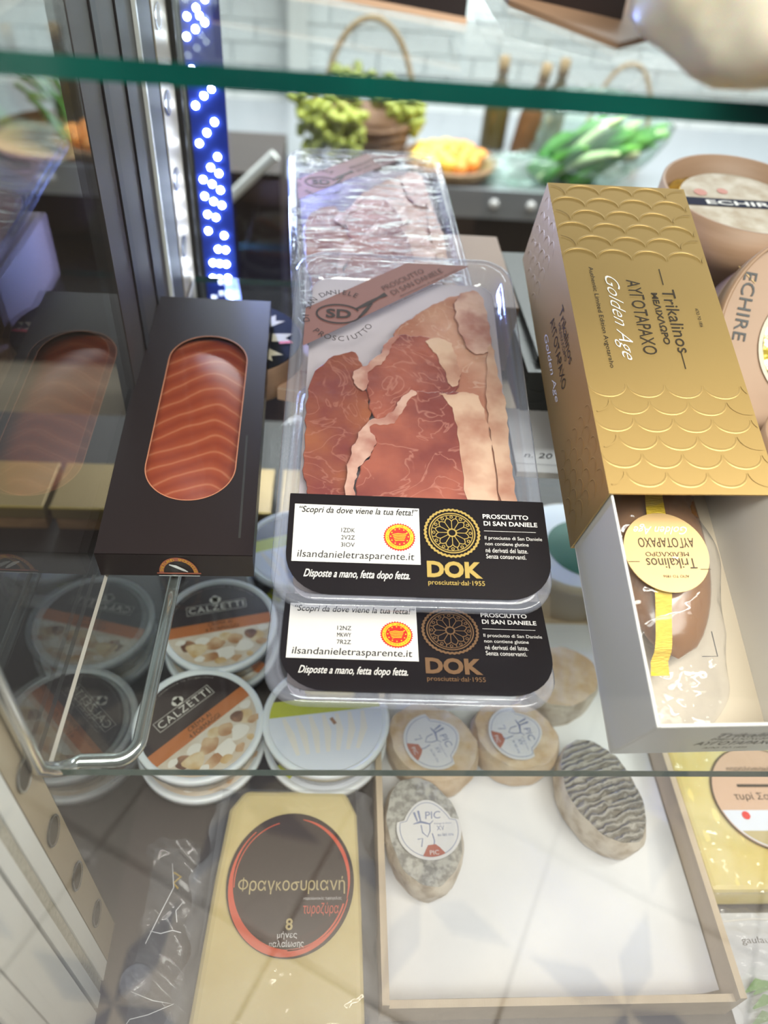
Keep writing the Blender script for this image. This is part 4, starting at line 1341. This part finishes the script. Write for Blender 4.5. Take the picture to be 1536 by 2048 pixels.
# ------------------------------------------------------------------ lower deck: tubs
def tub(label, x, y, z, ang, band='tub_orange', group='lidded cheese cream tubs'):
    t = thing('cream_tub', label, 'tub', (x, y, z), (0, 0, ang), group)
    H = .0315
    G().lathe([(.043, 0), (.0445, .002), (.0485, H - .006), (.0495, H - .006)], 44, cap1=False).build('tub_body', M['tub_body'], t, True)
    G().lathe([(.041, .0015), (.0465, H - .008)], 36).build('filling', M['tub_fill'], t, True)
    lid = G().lathe([(.0505, H - .0085), (.0525, H - .0075), (.0530, H - .001), (.0520, H + .0003), (.0495, H + .0003), (.0478, H - .0016), (.0, H - .0016)], 52, cap0=False, cap1=False).build('lid', M['tub_white'], t, True)
    zt = H - .0012
    R = .0470
    def seg(y0, y1):
        pts = []
        n = 40
        a0 = math.asin(max(-1, min(1, y0 / R))); a1 = math.asin(max(-1, min(1, y1 / R)))
        for i in range(n // 2 + 1):
            a = a0 + (a1 - a0) * i / (n // 2); pts.append((R * math.cos(a), R * math.sin(a)))
        for i in range(n // 2 + 1):
            a = math.pi - a1 + (a1 - a0) * i / (n // 2); pts.append((R * math.cos(a), R * math.sin(a)))
        return pts
    if band == 'tub_orange':
        G().poly(seg(.0035, R), zt).build('label_top', M['tub_brown'], lid)
        G().poly(seg(-.0085, .0035), zt).build('label_band', M[band], lid)
        lo = G().poly(seg(-R, -.0085), zt).build('label_photo', M['tub_cream'], lid)
        q = G(); q.text('CALZETTI', -.025, .0160, .050, .0068, zt + .0003, space=1.15)
        q.stroke([(-.027, .0143), (.027, .0143)], .0004, zt + .0003); q.stroke([(-.027, .0243), (.027, .0243)], .0004, zt + .0003)
        q.stroke([(-.027, .0143), (-.027, .0243)], .0004, zt + .0003); q.stroke([(.027, .0143), (.027, .0243)], .0004, zt + .0003)
        q.disc(-.002, .0285, .0032, zt + .0003, 14); q.disc(.002, .0285, .0032, zt + .0003, 14); q.disc(0, .0305, .0030, zt + .0003, 14); q.poly([(-.0025, .0245), (.0025, .0245), (.0025, .028), (-.0025, .028)], zt + .0003)
        q.arc_text('prodotto e confezionato conservare in frigorifero', 0, 0, .0435, R_(100), R_(2.6), .0016, zt + .0003)
        q.build('label_name', M['chunk_w'], lid)
        q = G(); q.text('CREMA AI', -.010, -.0018, .022, .0042, zt + .0003); q.text('4 FORMAGGI', -.013, -.0075, .030, .0042, zt + .0003); q.build('label_flavour', M['brown_ink'], lid)
        rnd = random.Random(3)
        spots_ = [(-.030, -.020, .008, 'chunk_c'), (-.024, -.025, .010, 'chunk_b'), (-.017, -.017, .006, 'chunk_w'), (-.006, -.022, .010, 'chunk_a'), (.004, -.016, .007, 'chunk_b'), (.012, -.020, .008, 'chunk_a'), (.026, -.017, .008, 'chunk_c'), (.031, -.021, .009, 'chunk_b'), (.002, -.034, .010, 'chunk_w'), (-.013, -.035, .008, 'chunk_a'), (.018, -.030, .009, 'chunk_w'), (.034, -.028, .006, 'chunk_a'), (-.004, -.041, .006, 'chunk_b'), (.010, -.041, .005, 'chunk_a'), (-.022, -.036, .005, 'chunk_w'), (.022, -.039, .004, 'chunk_b'), (-.036, -.014, .005, 'chunk_w'), (.038, -.013, .005, 'chunk_w')]
        for (cx, cy, r, mt) in spots_:
            pts = smoothpoly([(cx + r * rnd.uniform(.6, 1.25) * math.cos(a), cy + r * .8 * rnd.uniform(.6, 1.2) * math.sin(a)) for a in [k * math.pi / 3.5 + rnd.uniform(-.25, .25) for k in range(7)]], 1)
            pts = [(px, min(py, -.0095)) for px, py in pts]
            G().poly(pts, zt + .0003 + rnd.uniform(0, .0003)).build('photo_piece', M[mt], lo)
    else:
        G().poly(seg(.021, R), zt).build('label_top', M['tub_brown'], lid)
        G().poly(seg(.006, .021), zt).build('label_band', M[band], lid)
        lo = G().poly(seg(-R, .006), zt).build('label_photo', M['chunk_blue'], lid)
        for k in range(7):
            G().stroke([(-.035 + k * .011, .004), (-.030 + k * .010, -.012), (-.026 + k * .008, -.030)], [.003, .006, .003], zt + .0003).build('photo_piece', M['chunk_w'], lo)
        G().stroke([(.004, .000), (.007, -.006)], .003, zt + .0006).build('photo_piece', M['chunk_c'], lo)
    return t


TZ = -.2015
tub('topmost cheese cream tub nearest the steel upright', -.100, .131, TZ, R_(45))
tub('cheese cream tub below the nearest one in its stack', -.1005, .132, DZ, R_(25))
tub('topmost cheese cream tub just in front of the salmon pack', -.0955, .233, TZ, R_(14))
tub('lower cheese cream tub of the stack before the salmon pack', -.0950, .233, DZ, R_(-30))
tub('lime banded tub half hidden below the front ham pack', .004, .136, TZ, R_(8), 'tub_lime')
tub('lower tub under the lime banded tub by the crate', .004, .137, DZ, R_(60), 'tub_lime')
tub('lime banded tub deep behind the ham packs', -.030, .330, TZ, R_(20), 'tub_lime')
tub('bottom tub deep behind the ham packs', -.030, .331, DZ, R_(80), 'tub_lime')

# gold chocolate boxes at the back of the deck
for i, x in enumerate((-.345, -.262, -.100, -.015)):
    side = 'beyond the side glass' if i < 2 else 'behind the tubs'
    t = thing('gold_chocolate_box', ('flat gold box, left one beyond the side glass', 'flat gold box, right one beyond the side glass', 'flat gold box behind the tubs, left of the two', 'flat gold box behind the tubs, right of the two')[i], 'box', (x, .41, DZ), group='flat gold boxes at the back of the deck')
    G().box(-.036, .036, 0, .07, 0, .030).build('box_base', M['wicker'], t, bevel=.001)
    b_ = G().box(-.038, .038, -.002, .072, .018, .036).build('box_lid', M['gold_box'], t, bevel=.001)
    G().box(-.0385, .0385, -.0028, -.002, .0335, .0363).build('gilt_edge', M['gold_ink'], b_)

# ------------------------------------------------------------------ cheese wedge in vacuum film
wg = thing('cheese_wedge', 'pale yellow cheese wedge with dark round label in vacuum film', 'cheese', (0, 0, DZ))
top = [(-.083, -.088), (.0355, -.088), (.034, .0), (.031, .070), (.022, .089), (-.060, .090), (-.071, .074), (-.076, .02)]
bm = bmesh.new()
lo_ = [bm.verts.new((p[0] - .002, p[1], 0)) for p in top]; hi_ = [bm.verts.new((p[0], p[1], .033)) for p in top]
bm.faces.new(list(reversed(lo_))); bm.faces.new(hi_)
for i in range(len(top)):
    j = (i + 1) % len(top); bm.faces.new((lo_[i], lo_[j], hi_[j], hi_[i]))
me = bpy.data.meshes.new('cheese_body'); bm.to_mesh(me); bm.free(); me.materials.append(M['cheese'])
o = bpy.data.objects.new('cheese_body', me); COL.objects.link(o); o.parent = wg
b = o.modifiers.new('bevel', 'BEVEL'); b.width = .006; b.segments = 3
g = G()
def skirt(side):
    vs, fs = [], []
    n = 40
    for i in range(n + 1):
        v = i / n
        y = -.088 + v * .18
        xe = (-.083 + .012 * v ** 1.3) if side < 0 else (.0355 - .006 * v)
        w_ = .016 + .004 * math.sin(v * 13) + .003 * math.sin(v * 31)
        for c in range(5):
            u = c / 4
            vs.append((xe + side * u * w_, y, .032 - .022 * u ** .7 + .002 * math.sin(v * 24 + u * 5)))
    for i in range(n):
        for c in range(4):
            fs.append((i * 5 + c, i * 5 + c + 1, (i + 1) * 5 + c + 1, (i + 1) * 5 + c))
    g.add(vs, fs)
skirt(-1); skirt(1)
g.build('film_seam', M['film_edge'], wg, True)
g = G()
def back_sk(u, v):
    x = -.085 + u * .125
    return (x, .088 + v * (.018 + .006 * math.sin(u * 17)), .031 - .02 * v + .003 * math.sin(u * 23 + v * 3))
g.grid(back_sk, 24, 5)
g.grid(lambda u, v: (-.082 + u * .117 + .009 * v * (1 - 2 * u) * .5, -.088 + v * .177, .0338 + .0005 * math.sin(u * 9) * math.sin(v * 14)), 20, 30)
g.build('vacuum_film', M['film_bag'], wg, True)
cx, cy = -.0195, .0165
zl = .0348
lb_ = G().disc(cx, cy, .0472, zl, 64, .0520).build('round_label', M['label_dark'], wg)
g = G()
g.stroke([(cx + .0435 * math.cos(a), cy + .0475 * math.sin(a)) for a in [R_(80) - i * R_(95) / 20 for i in range(21)]], [.0006 + .0022 * math.sin(math.pi * i / 20) for i in range(21)], zl + .0003)
g.stroke([(cx + .0440 * math.cos(a), cy + .0485 * math.sin(a)) for a in [R_(130) + i * R_(215) / 40 for i in range(41)]], [.0008 + .0050 * math.sin(math.pi * i / 40) ** 2 for i in range(41)], zl + .0003)
g.stroke([(cx + .0415 * math.cos(a), cy + .0455 * math.sin(a)) for a in [R_(105) + i * R_(80) / 20 for i in range(21)]], .0008, zl + .0003)
g.stroke([(cx + .0420 * math.cos(a), cy + .0465 * math.sin(a)) for a in [R_(-20) - i * R_(70) / 20 for i in range(21)]], .0012, zl + .0003)
g.text('τυροζύρα', cx + .010, cy - .0245, .026, .0095, zl + .0003, shear=.1)
g.build('red_brush_ring', M['label_red'], lb_)
g = G(); g.text('Φραγκοσυριανή', cx - .0385, cy - .0090, .0790, .0125, zl + .0003); g.text('8', cx - .002, cy - .0335, None, .008, zl + .0003, bold=.02); g.build('tan_lettering', M['label_tan'], lb_)
g = G(); g.text('παραδοσιακός τυρογαλάς', cx + .010, cy - .0135, .028, .0026, zl + .0003); g.text('μήνες', cx - .0075, cy - .0395, .014, .0052, zl + .0003, bold=.01); g.text('παλαίωσης', cx - .0130, cy - .0455, .0245, .0056, zl + .0003, bold=.01); g.build('white_lettering', M['white'], lb_)

# clear bag between upright and wedge
vb = thing('clear_pouch_bag', 'crumpled clear bag with gold glints left of the cheese wedge', 'bag', (-.105, .0, DZ))
def vbag(u, v):
    x = -.026 + u * .040 + .004 * math.sin(v * 11); y = -.088 + v * .145
    return (x, y, .006 + .010 * math.sin(u * math.pi) + .0045 * math.sin(v * 27 + u * 6) * math.sin(u * 7 + v * 9) + .003 * math.sin(v * 55 + u * 13))
G().grid(vbag, 26, 80).build('film_front', M['film_bag'], vb, True)
G().grid(lambda u, v: (-.024 + u * .036, -.086 + v * .14, .003 + .002 * math.sin(v * 20)), 8, 30).build('film_back', M['film_bag'], vb, True)
for pts in ([(-.020, -.050, .020), (-.004, -.056, .022), (.010, -.058, .021), (-.006, -.064, .021), (-.018, -.066, .019), (-.022, -.072, .018), (-.010, -.082, .020), (.004, -.087, .018)], [(-.014, -.012, .021), (-.006, -.014, .022), (.002, -.012, .022), (.008, -.013, .020)], [(-.006, .036, .020), (-.002, .018, .021), (-.008, .002, .021), (-.016, -.020, .020)], [(.006, .008, .019), (.002, .002, .020), (.004, -.006, .020)]):
    G().tube(pts, .0003, 6).build('film_crease_glint', M['crease_glint'], vb, True)  # bag creases with their bright glints put in as thin white tubes
G().tube([(-.004, .03, .018), (.002, .026, .020), (-.003, .022, .019), (.001, .018, .019)], .0008, 6).build('gold_tie', M['gold_ink'], vb)

# ------------------------------------------------------------------ wooden crate with goat cheeses
cr = thing('wooden_crate', 'shallow pale wooden crate lined with white paper', 'crate', (0, 0, DZ))
X0, X1, Y0, Y1, CH = .046, .300, -.066, .30, .041
G().box(X0, X1, Y0, Y1, 0, .003).build('base_board', M['crate_wood'], cr)
G().box(X0, X0 + .005, Y0, Y1, .003, CH).build('side_board', M['crate_wood'], cr)
G().box(X1 - .005, X1, Y0, Y1, .003, CH).build('side_board', M['crate_wood'], cr)
G().box(X0 + .005, X1 - .005, Y0, Y0 + .005, .003, CH * .8).build('end_board', M['crate_wood'], cr)
G().box(X0 + .005, X1 - .005, Y1 - .005, Y1, .003, CH).build('end_board', M['crate_wood'], cr)
pp = G().grid(lambda u, v: (X0 + .006 + u * (X1 - X0 - .012), Y0 + .012 + v * .34, .0042 + .0006 * math.sin(u * 7 + v * 3) + .0006 * math.sin(v * 11) + (.010 * max(0, (u - .95) / .05) ** 2)), 30, 40).build('paper_sheet', M['paper'], None, True, loc=(0, 0, DZ))
tag(pp, 'white paper sheet lining the wooden crate', 'paper')


def goat(name, label, x, y, ang, a, b, h, side, topm, ridges=False, lab=None, seed=1):
    t = thing(name, label, 'cheese', (x, y, DZ + .0050), (0, 0, ang), 'oval goat cheeses in the crate')
    rnd = random.Random(seed)
    ph = [rnd.uniform(0, 6.28) for _ in range(8)]
    def sh_(u, v, extra=0.0):
        an = u * 2 * math.pi
        # v: 0 bottom .. 1 top rim
        e = 1 - .10 * (1 - math.sin(min(v, 1) * math.pi * .75)) - .16 * max(0, v - .7)
        n = 1 + .020 * math.sin(3 * an + ph[0]) + .014 * math.sin(7 * an + ph[1] + 5 * v) + .010 * math.sin(13 * an + ph[2] - 9 * v)
        return (a * math.cos(an) * e * n, b * math.sin(an) * e * n, h * v)
    g = G().grid(lambda u, v: sh_(u, v), 48, 10)
    g.build('rind_side', M[side], t, True)
    def tp(u, v):
        p = sh_(u, 1.0)
        r = 1 - v
        x_, y_ = p[0] * r, p[1] * r
        bumpz = .0025 * (1 - r * r) + .0007 * math.sin(x_ * 400 + ph[3]) * math.sin(y_ * 330 + ph[4])
        if ridges: bumpz += .0024 * abs(math.sin(x_ * 420 + .8 * math.sin(y_ * 130 + ph[5]) + .5 * math.sin(x_ * 170))) * (1 - r ** 6)
        return (x_, y_, h + bumpz)
    G().grid(tp, 72, 44).build('rind_top', M[topm], t, True)
    if lab is not None:
        lx, ly, lr, la = lab
        zt = h + .0036
        lp = []
        for i in range(48):
            an = 2 * math.pi * i / 48
            k = lr * (.80 + .16 * max(0, math.sin(an)) ** 6) if R_(18) < an < R_(162) else lr
            lp.append((k * math.cos(an), k * math.sin(an) * .95))
        o = G().prism(lp, 0, .0004).build('paper_label', M['white'], t, loc=(lx, ly, zt), rot=(0, 0, la))
        g = G()
        g.stroke([(p[0] * .90, p[1] * .90) for p in lp], .0005, .0007, closed=True)
        g.text('PIC', -.002, .0075, .0125, .0060, .0007, shear=.1)
        g.stroke([(-.0105, .0135), (-.0085, .006)], [.0018, .0010], .0007); g.stroke([(-.0070, .0145), (-.0060, .006)], [.0018, .0010], .0007)
        g.stroke([(-.012, .004), (-.006, .0055), (.001, .0035), (.004, .006)], [.0006, .0018, .0010, .0005], .0007)
        g.stroke([(-.006, .003), (-.0055, -.003), (-.002, -.0065), (.0005, -.002), (.001, .003)], .0008, .0007)
        g.stroke([(-.010, -.008), (-.006, -.0075), (-.0075, -.014)], .0008, .0007); g.stroke([(.002, -.004), (.003, -.010), (.0015, -.016)], .0008, .0007)
        g.text('XV', .006, -.0020, .0060, .0038, .0007); g.text('au lait cru', .006, -.0065, .0125, .0024, .0007)
        g.text('fromage de chèvre', .0045, .0025, .0135, .0018, .0007)
        g.build('label_print', M['blue_ink'], o)
        g = G().poly([(lr * .92 * math.cos(R_(d_)), lr * .86 * math.sin(R_(d_))) for d_ in range(252, 300, 4)] + [(.0065, -.0150), (.0035, -.0125), (-.0025, -.0130)], .0008)
        s_ = g.build('label_seal', M['rust'], o)
        G().text('PIC', -.0018, -.0205, .0070, .0034, .0011).build('seal_lettering', M['white'], s_)
    return t


goat('goat_cheese', 'grey ash oval goat cheese with a label, nearest in the crate', .083, .054, R_(100), .047, .031, .034, 'rind', 'ash', lab=(-.002, -.003, .0255, R_(-97)), seed=2)
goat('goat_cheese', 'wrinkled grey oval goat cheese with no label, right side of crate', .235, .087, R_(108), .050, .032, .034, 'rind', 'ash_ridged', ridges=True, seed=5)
goat('goat_cheese', 'straw coloured goat cheese with label, left rear of the crate', .096, .130, R_(140), .043, .036, .034, 'rind_orange', 'rind_orange', lab=(-.001, .002, .0265, R_(-205)), seed=7)
goat('goat_cheese', 'straw coloured goat cheese with label, middle rear of the crate', .170, .138, R_(150), .040, .034, .034, 'rind_orange', 'rind_orange', lab=(.0, .002, .0255, R_(-225)), seed=9)
goat('goat_cheese', 'pale round goat cheese peeking out right of the lowest ham pack', .222, .197, R_(30), .038, .034, .036, 'rind', 'rind_orange', seed=11)
goat('goat_cheese', 'pale goat cheese at the back of the crate below the ham packs', .120, .215, R_(10), .042, .035, .034, 'rind', 'rind', seed=13)

# ------------------------------------------------------------------ right end of the deck
ys = thing('yellow_cheese_slab', 'bright yellow vacuum packed cheese slab right of the crate', 'cheese', (.304, .008, DZ))
G().box(0, .135, 0, .125, 0, .033).build('cheese_body', M['cheese_yellow'], ys, bevel=.004)
G().grid(lambda u, v: (-.002 + u * .139, -.003 + v * .131, .0338 + .0008 * math.sin(u * 29 + v * 5) * math.sin(v * 23) + .0005 * math.sin(u * 60)), 40, 40).build('vacuum_film', M['film_bag'], ys, True)
lb_ = G().disc(.072, .074, .046, .0352, 48).build('round_label', M['peach_card'], ys)
G().stroke([(.072 + .0455 * math.cos(a * .131), .074 + .0455 * math.sin(a * .131)) for a in range(48)], .0012, .0354, closed=True).build('label_rim', M['brown_ink'], lb_)
G().poly([(.072 + .044 * math.cos(R_(a)), .074 + .044 * math.sin(R_(a))) for a in range(195, 346, 6)], .0355).build('label_scene', M['chunk_blue'], lb_)
G().poly([(.072 + .043 * math.cos(R_(a)), .074 + .043 * math.sin(R_(a))) for a in range(222, 319, 6)], .0358).build('label_field', M['label_tan'], lb_)
g = G(); g.text('παραδοσιακό', .046, .096, .040, .006, .0356); g.text('τυρί Σαντά', .044, .070, .046, .008, .0356); g.stroke([(.050, .084), (.094, .084)], .0025, .0356); g.build('label_lettering', M['brown_ink'], lb_)
G().disc(.048, .058, .0035, .036, 16).build('label_dot', M['red'], lb_)
cbg = thing('herb_bag', 'clear bag of green herbs in front of the yellow cheese slab', 'bag', (.304, -.092, DZ))
def hb_(u, v):
    return (.001 + u * .13, .0 + v * .094, .012 + .010 * math.sin(u * math.pi) * math.sin(v * math.pi) + .0030 * math.sin(v * 33 + u * 8) + .0022 * math.sin(u * 41 + v * 11))
G().grid(hb_, 40, 40).build('bag_film', M['film_bag'], cbg, True)
G().grid(lambda u, v: (.001 + u * .13, v * .094, .002), 4, 4).build('bag_back', M['chunk_blue'], cbg)
for i in range(10):
    x0 = random.uniform(.006, .07); y0 = random.uniform(.004, .05)
    g = G().stroke([(x0, y0), (x0 + .012, y0 + .006), (x0 + .026, y0 + .004)], [.001, .007, .001], .007 + .0004 * i)
    g.build('herb_leaf', M['leaf'], cbg)
g = G(); g.text('gaulaur', .014, .064, .026, .006, .0245); g.build('bag_lettering', M['steel_dark'], cbg)
G().tube([(.002, .082, .019), (.03, .083, .022), (.07, .081, .023), (.12, .083, .020)], .0007, 6).build('seal_line', M['white'], cbg)

# things at the back of the deck, right side
bt = thing('butter_crock', 'round white butter tub with dark green centre behind the crate', 'tub', (.262, .345, DZ))
G().lathe([(.055, 0), (.060, .05), (.064, .052), (.064, .062), (.060, .064)], 44).build('tub_body', M['card_cream'], bt, True)
G().lathe([(.0605, .0635), (.0605, .0645)], 44).build('pale_lid', M['tub_white'], bt)
G().disc(.008, -.006, .040, .0650).build('green_centre', M['green_lid'], bt)
sl = thing('butter_slab', 'pale yellow wrapped butter slab behind the crate', 'butter', (.205, .306, DZ))
G().box(0, .10, 0, .05, 0, .02).build('slab_body', M['chunk_b'], sl, bevel=.003)
G().box(.0, .10, -.0006, .0508, .0205, .0215).build('wrapper_fold', M['bag_paper'], sl)

# ------------------------------------------------------------------ top shelf goods
SZ = .3263
t = thing('dark_flat_box', 'dark brown flat box lying askew on the upper shelf', 'box', (0, 0, SZ))
pa = [(.052, .162), (.050, .320), (-.060, .340), (-.060, .212), (.0, .190)]
G().prism(pa, 0, .0025).build('card_base', M['peach_card'], t)
G().prism([(p[0] * .99, p[1] + .0006) for p in pa], .0025, .016).build('box_top', M['salmon_sleeve'], t)
t = thing('dark_lettered_box', 'dark box with pale lettering on a tan tray, upper shelf', 'box', (0, 0, SZ))
G().prism([(.076, .205), (.110, .139), (.136, .165), (.165, .32), (.076, .33)], 0, .0025).build('tan_tray', M['wood'], t)
b_ = G().prism([(.079, .217), (.122, .180), (.142, .245), (.150, .32), (.079, .33)], .0025, .014).build('box_body', M['salmon_sleeve'], t)
g = G(); g.text('MAISON', .086, .222, .036, .007, .0143, rot=-.7); g.build('pale_lettering', M['chunk_w'], b_)
cbp = bagmesh(.064, .060, .036, 20, 21, .05).build('cheese_parcel', M['bag_paper'], None, True, loc=(.168, .104, SZ + .0372))
tag(cbp, 'cream cheese parcel overhanging the upper shelf front', 'cheese parcel')
t = thing('clear_box_pack', 'clear plastic box on the upper shelf by the rear corner', 'pack', (-.075, .345, SZ), (0, 0, R_(6)))
G().box(0, .07, 0, .10, 0, .03).build('clear_shell', M['tray_clear'], t, bevel=.003)
G().box(.006, .064, .006, .094, .002, .012).build('dark_filling', M['purple_dark'], t, bevel=.003)

bpy.context.view_layer.update()
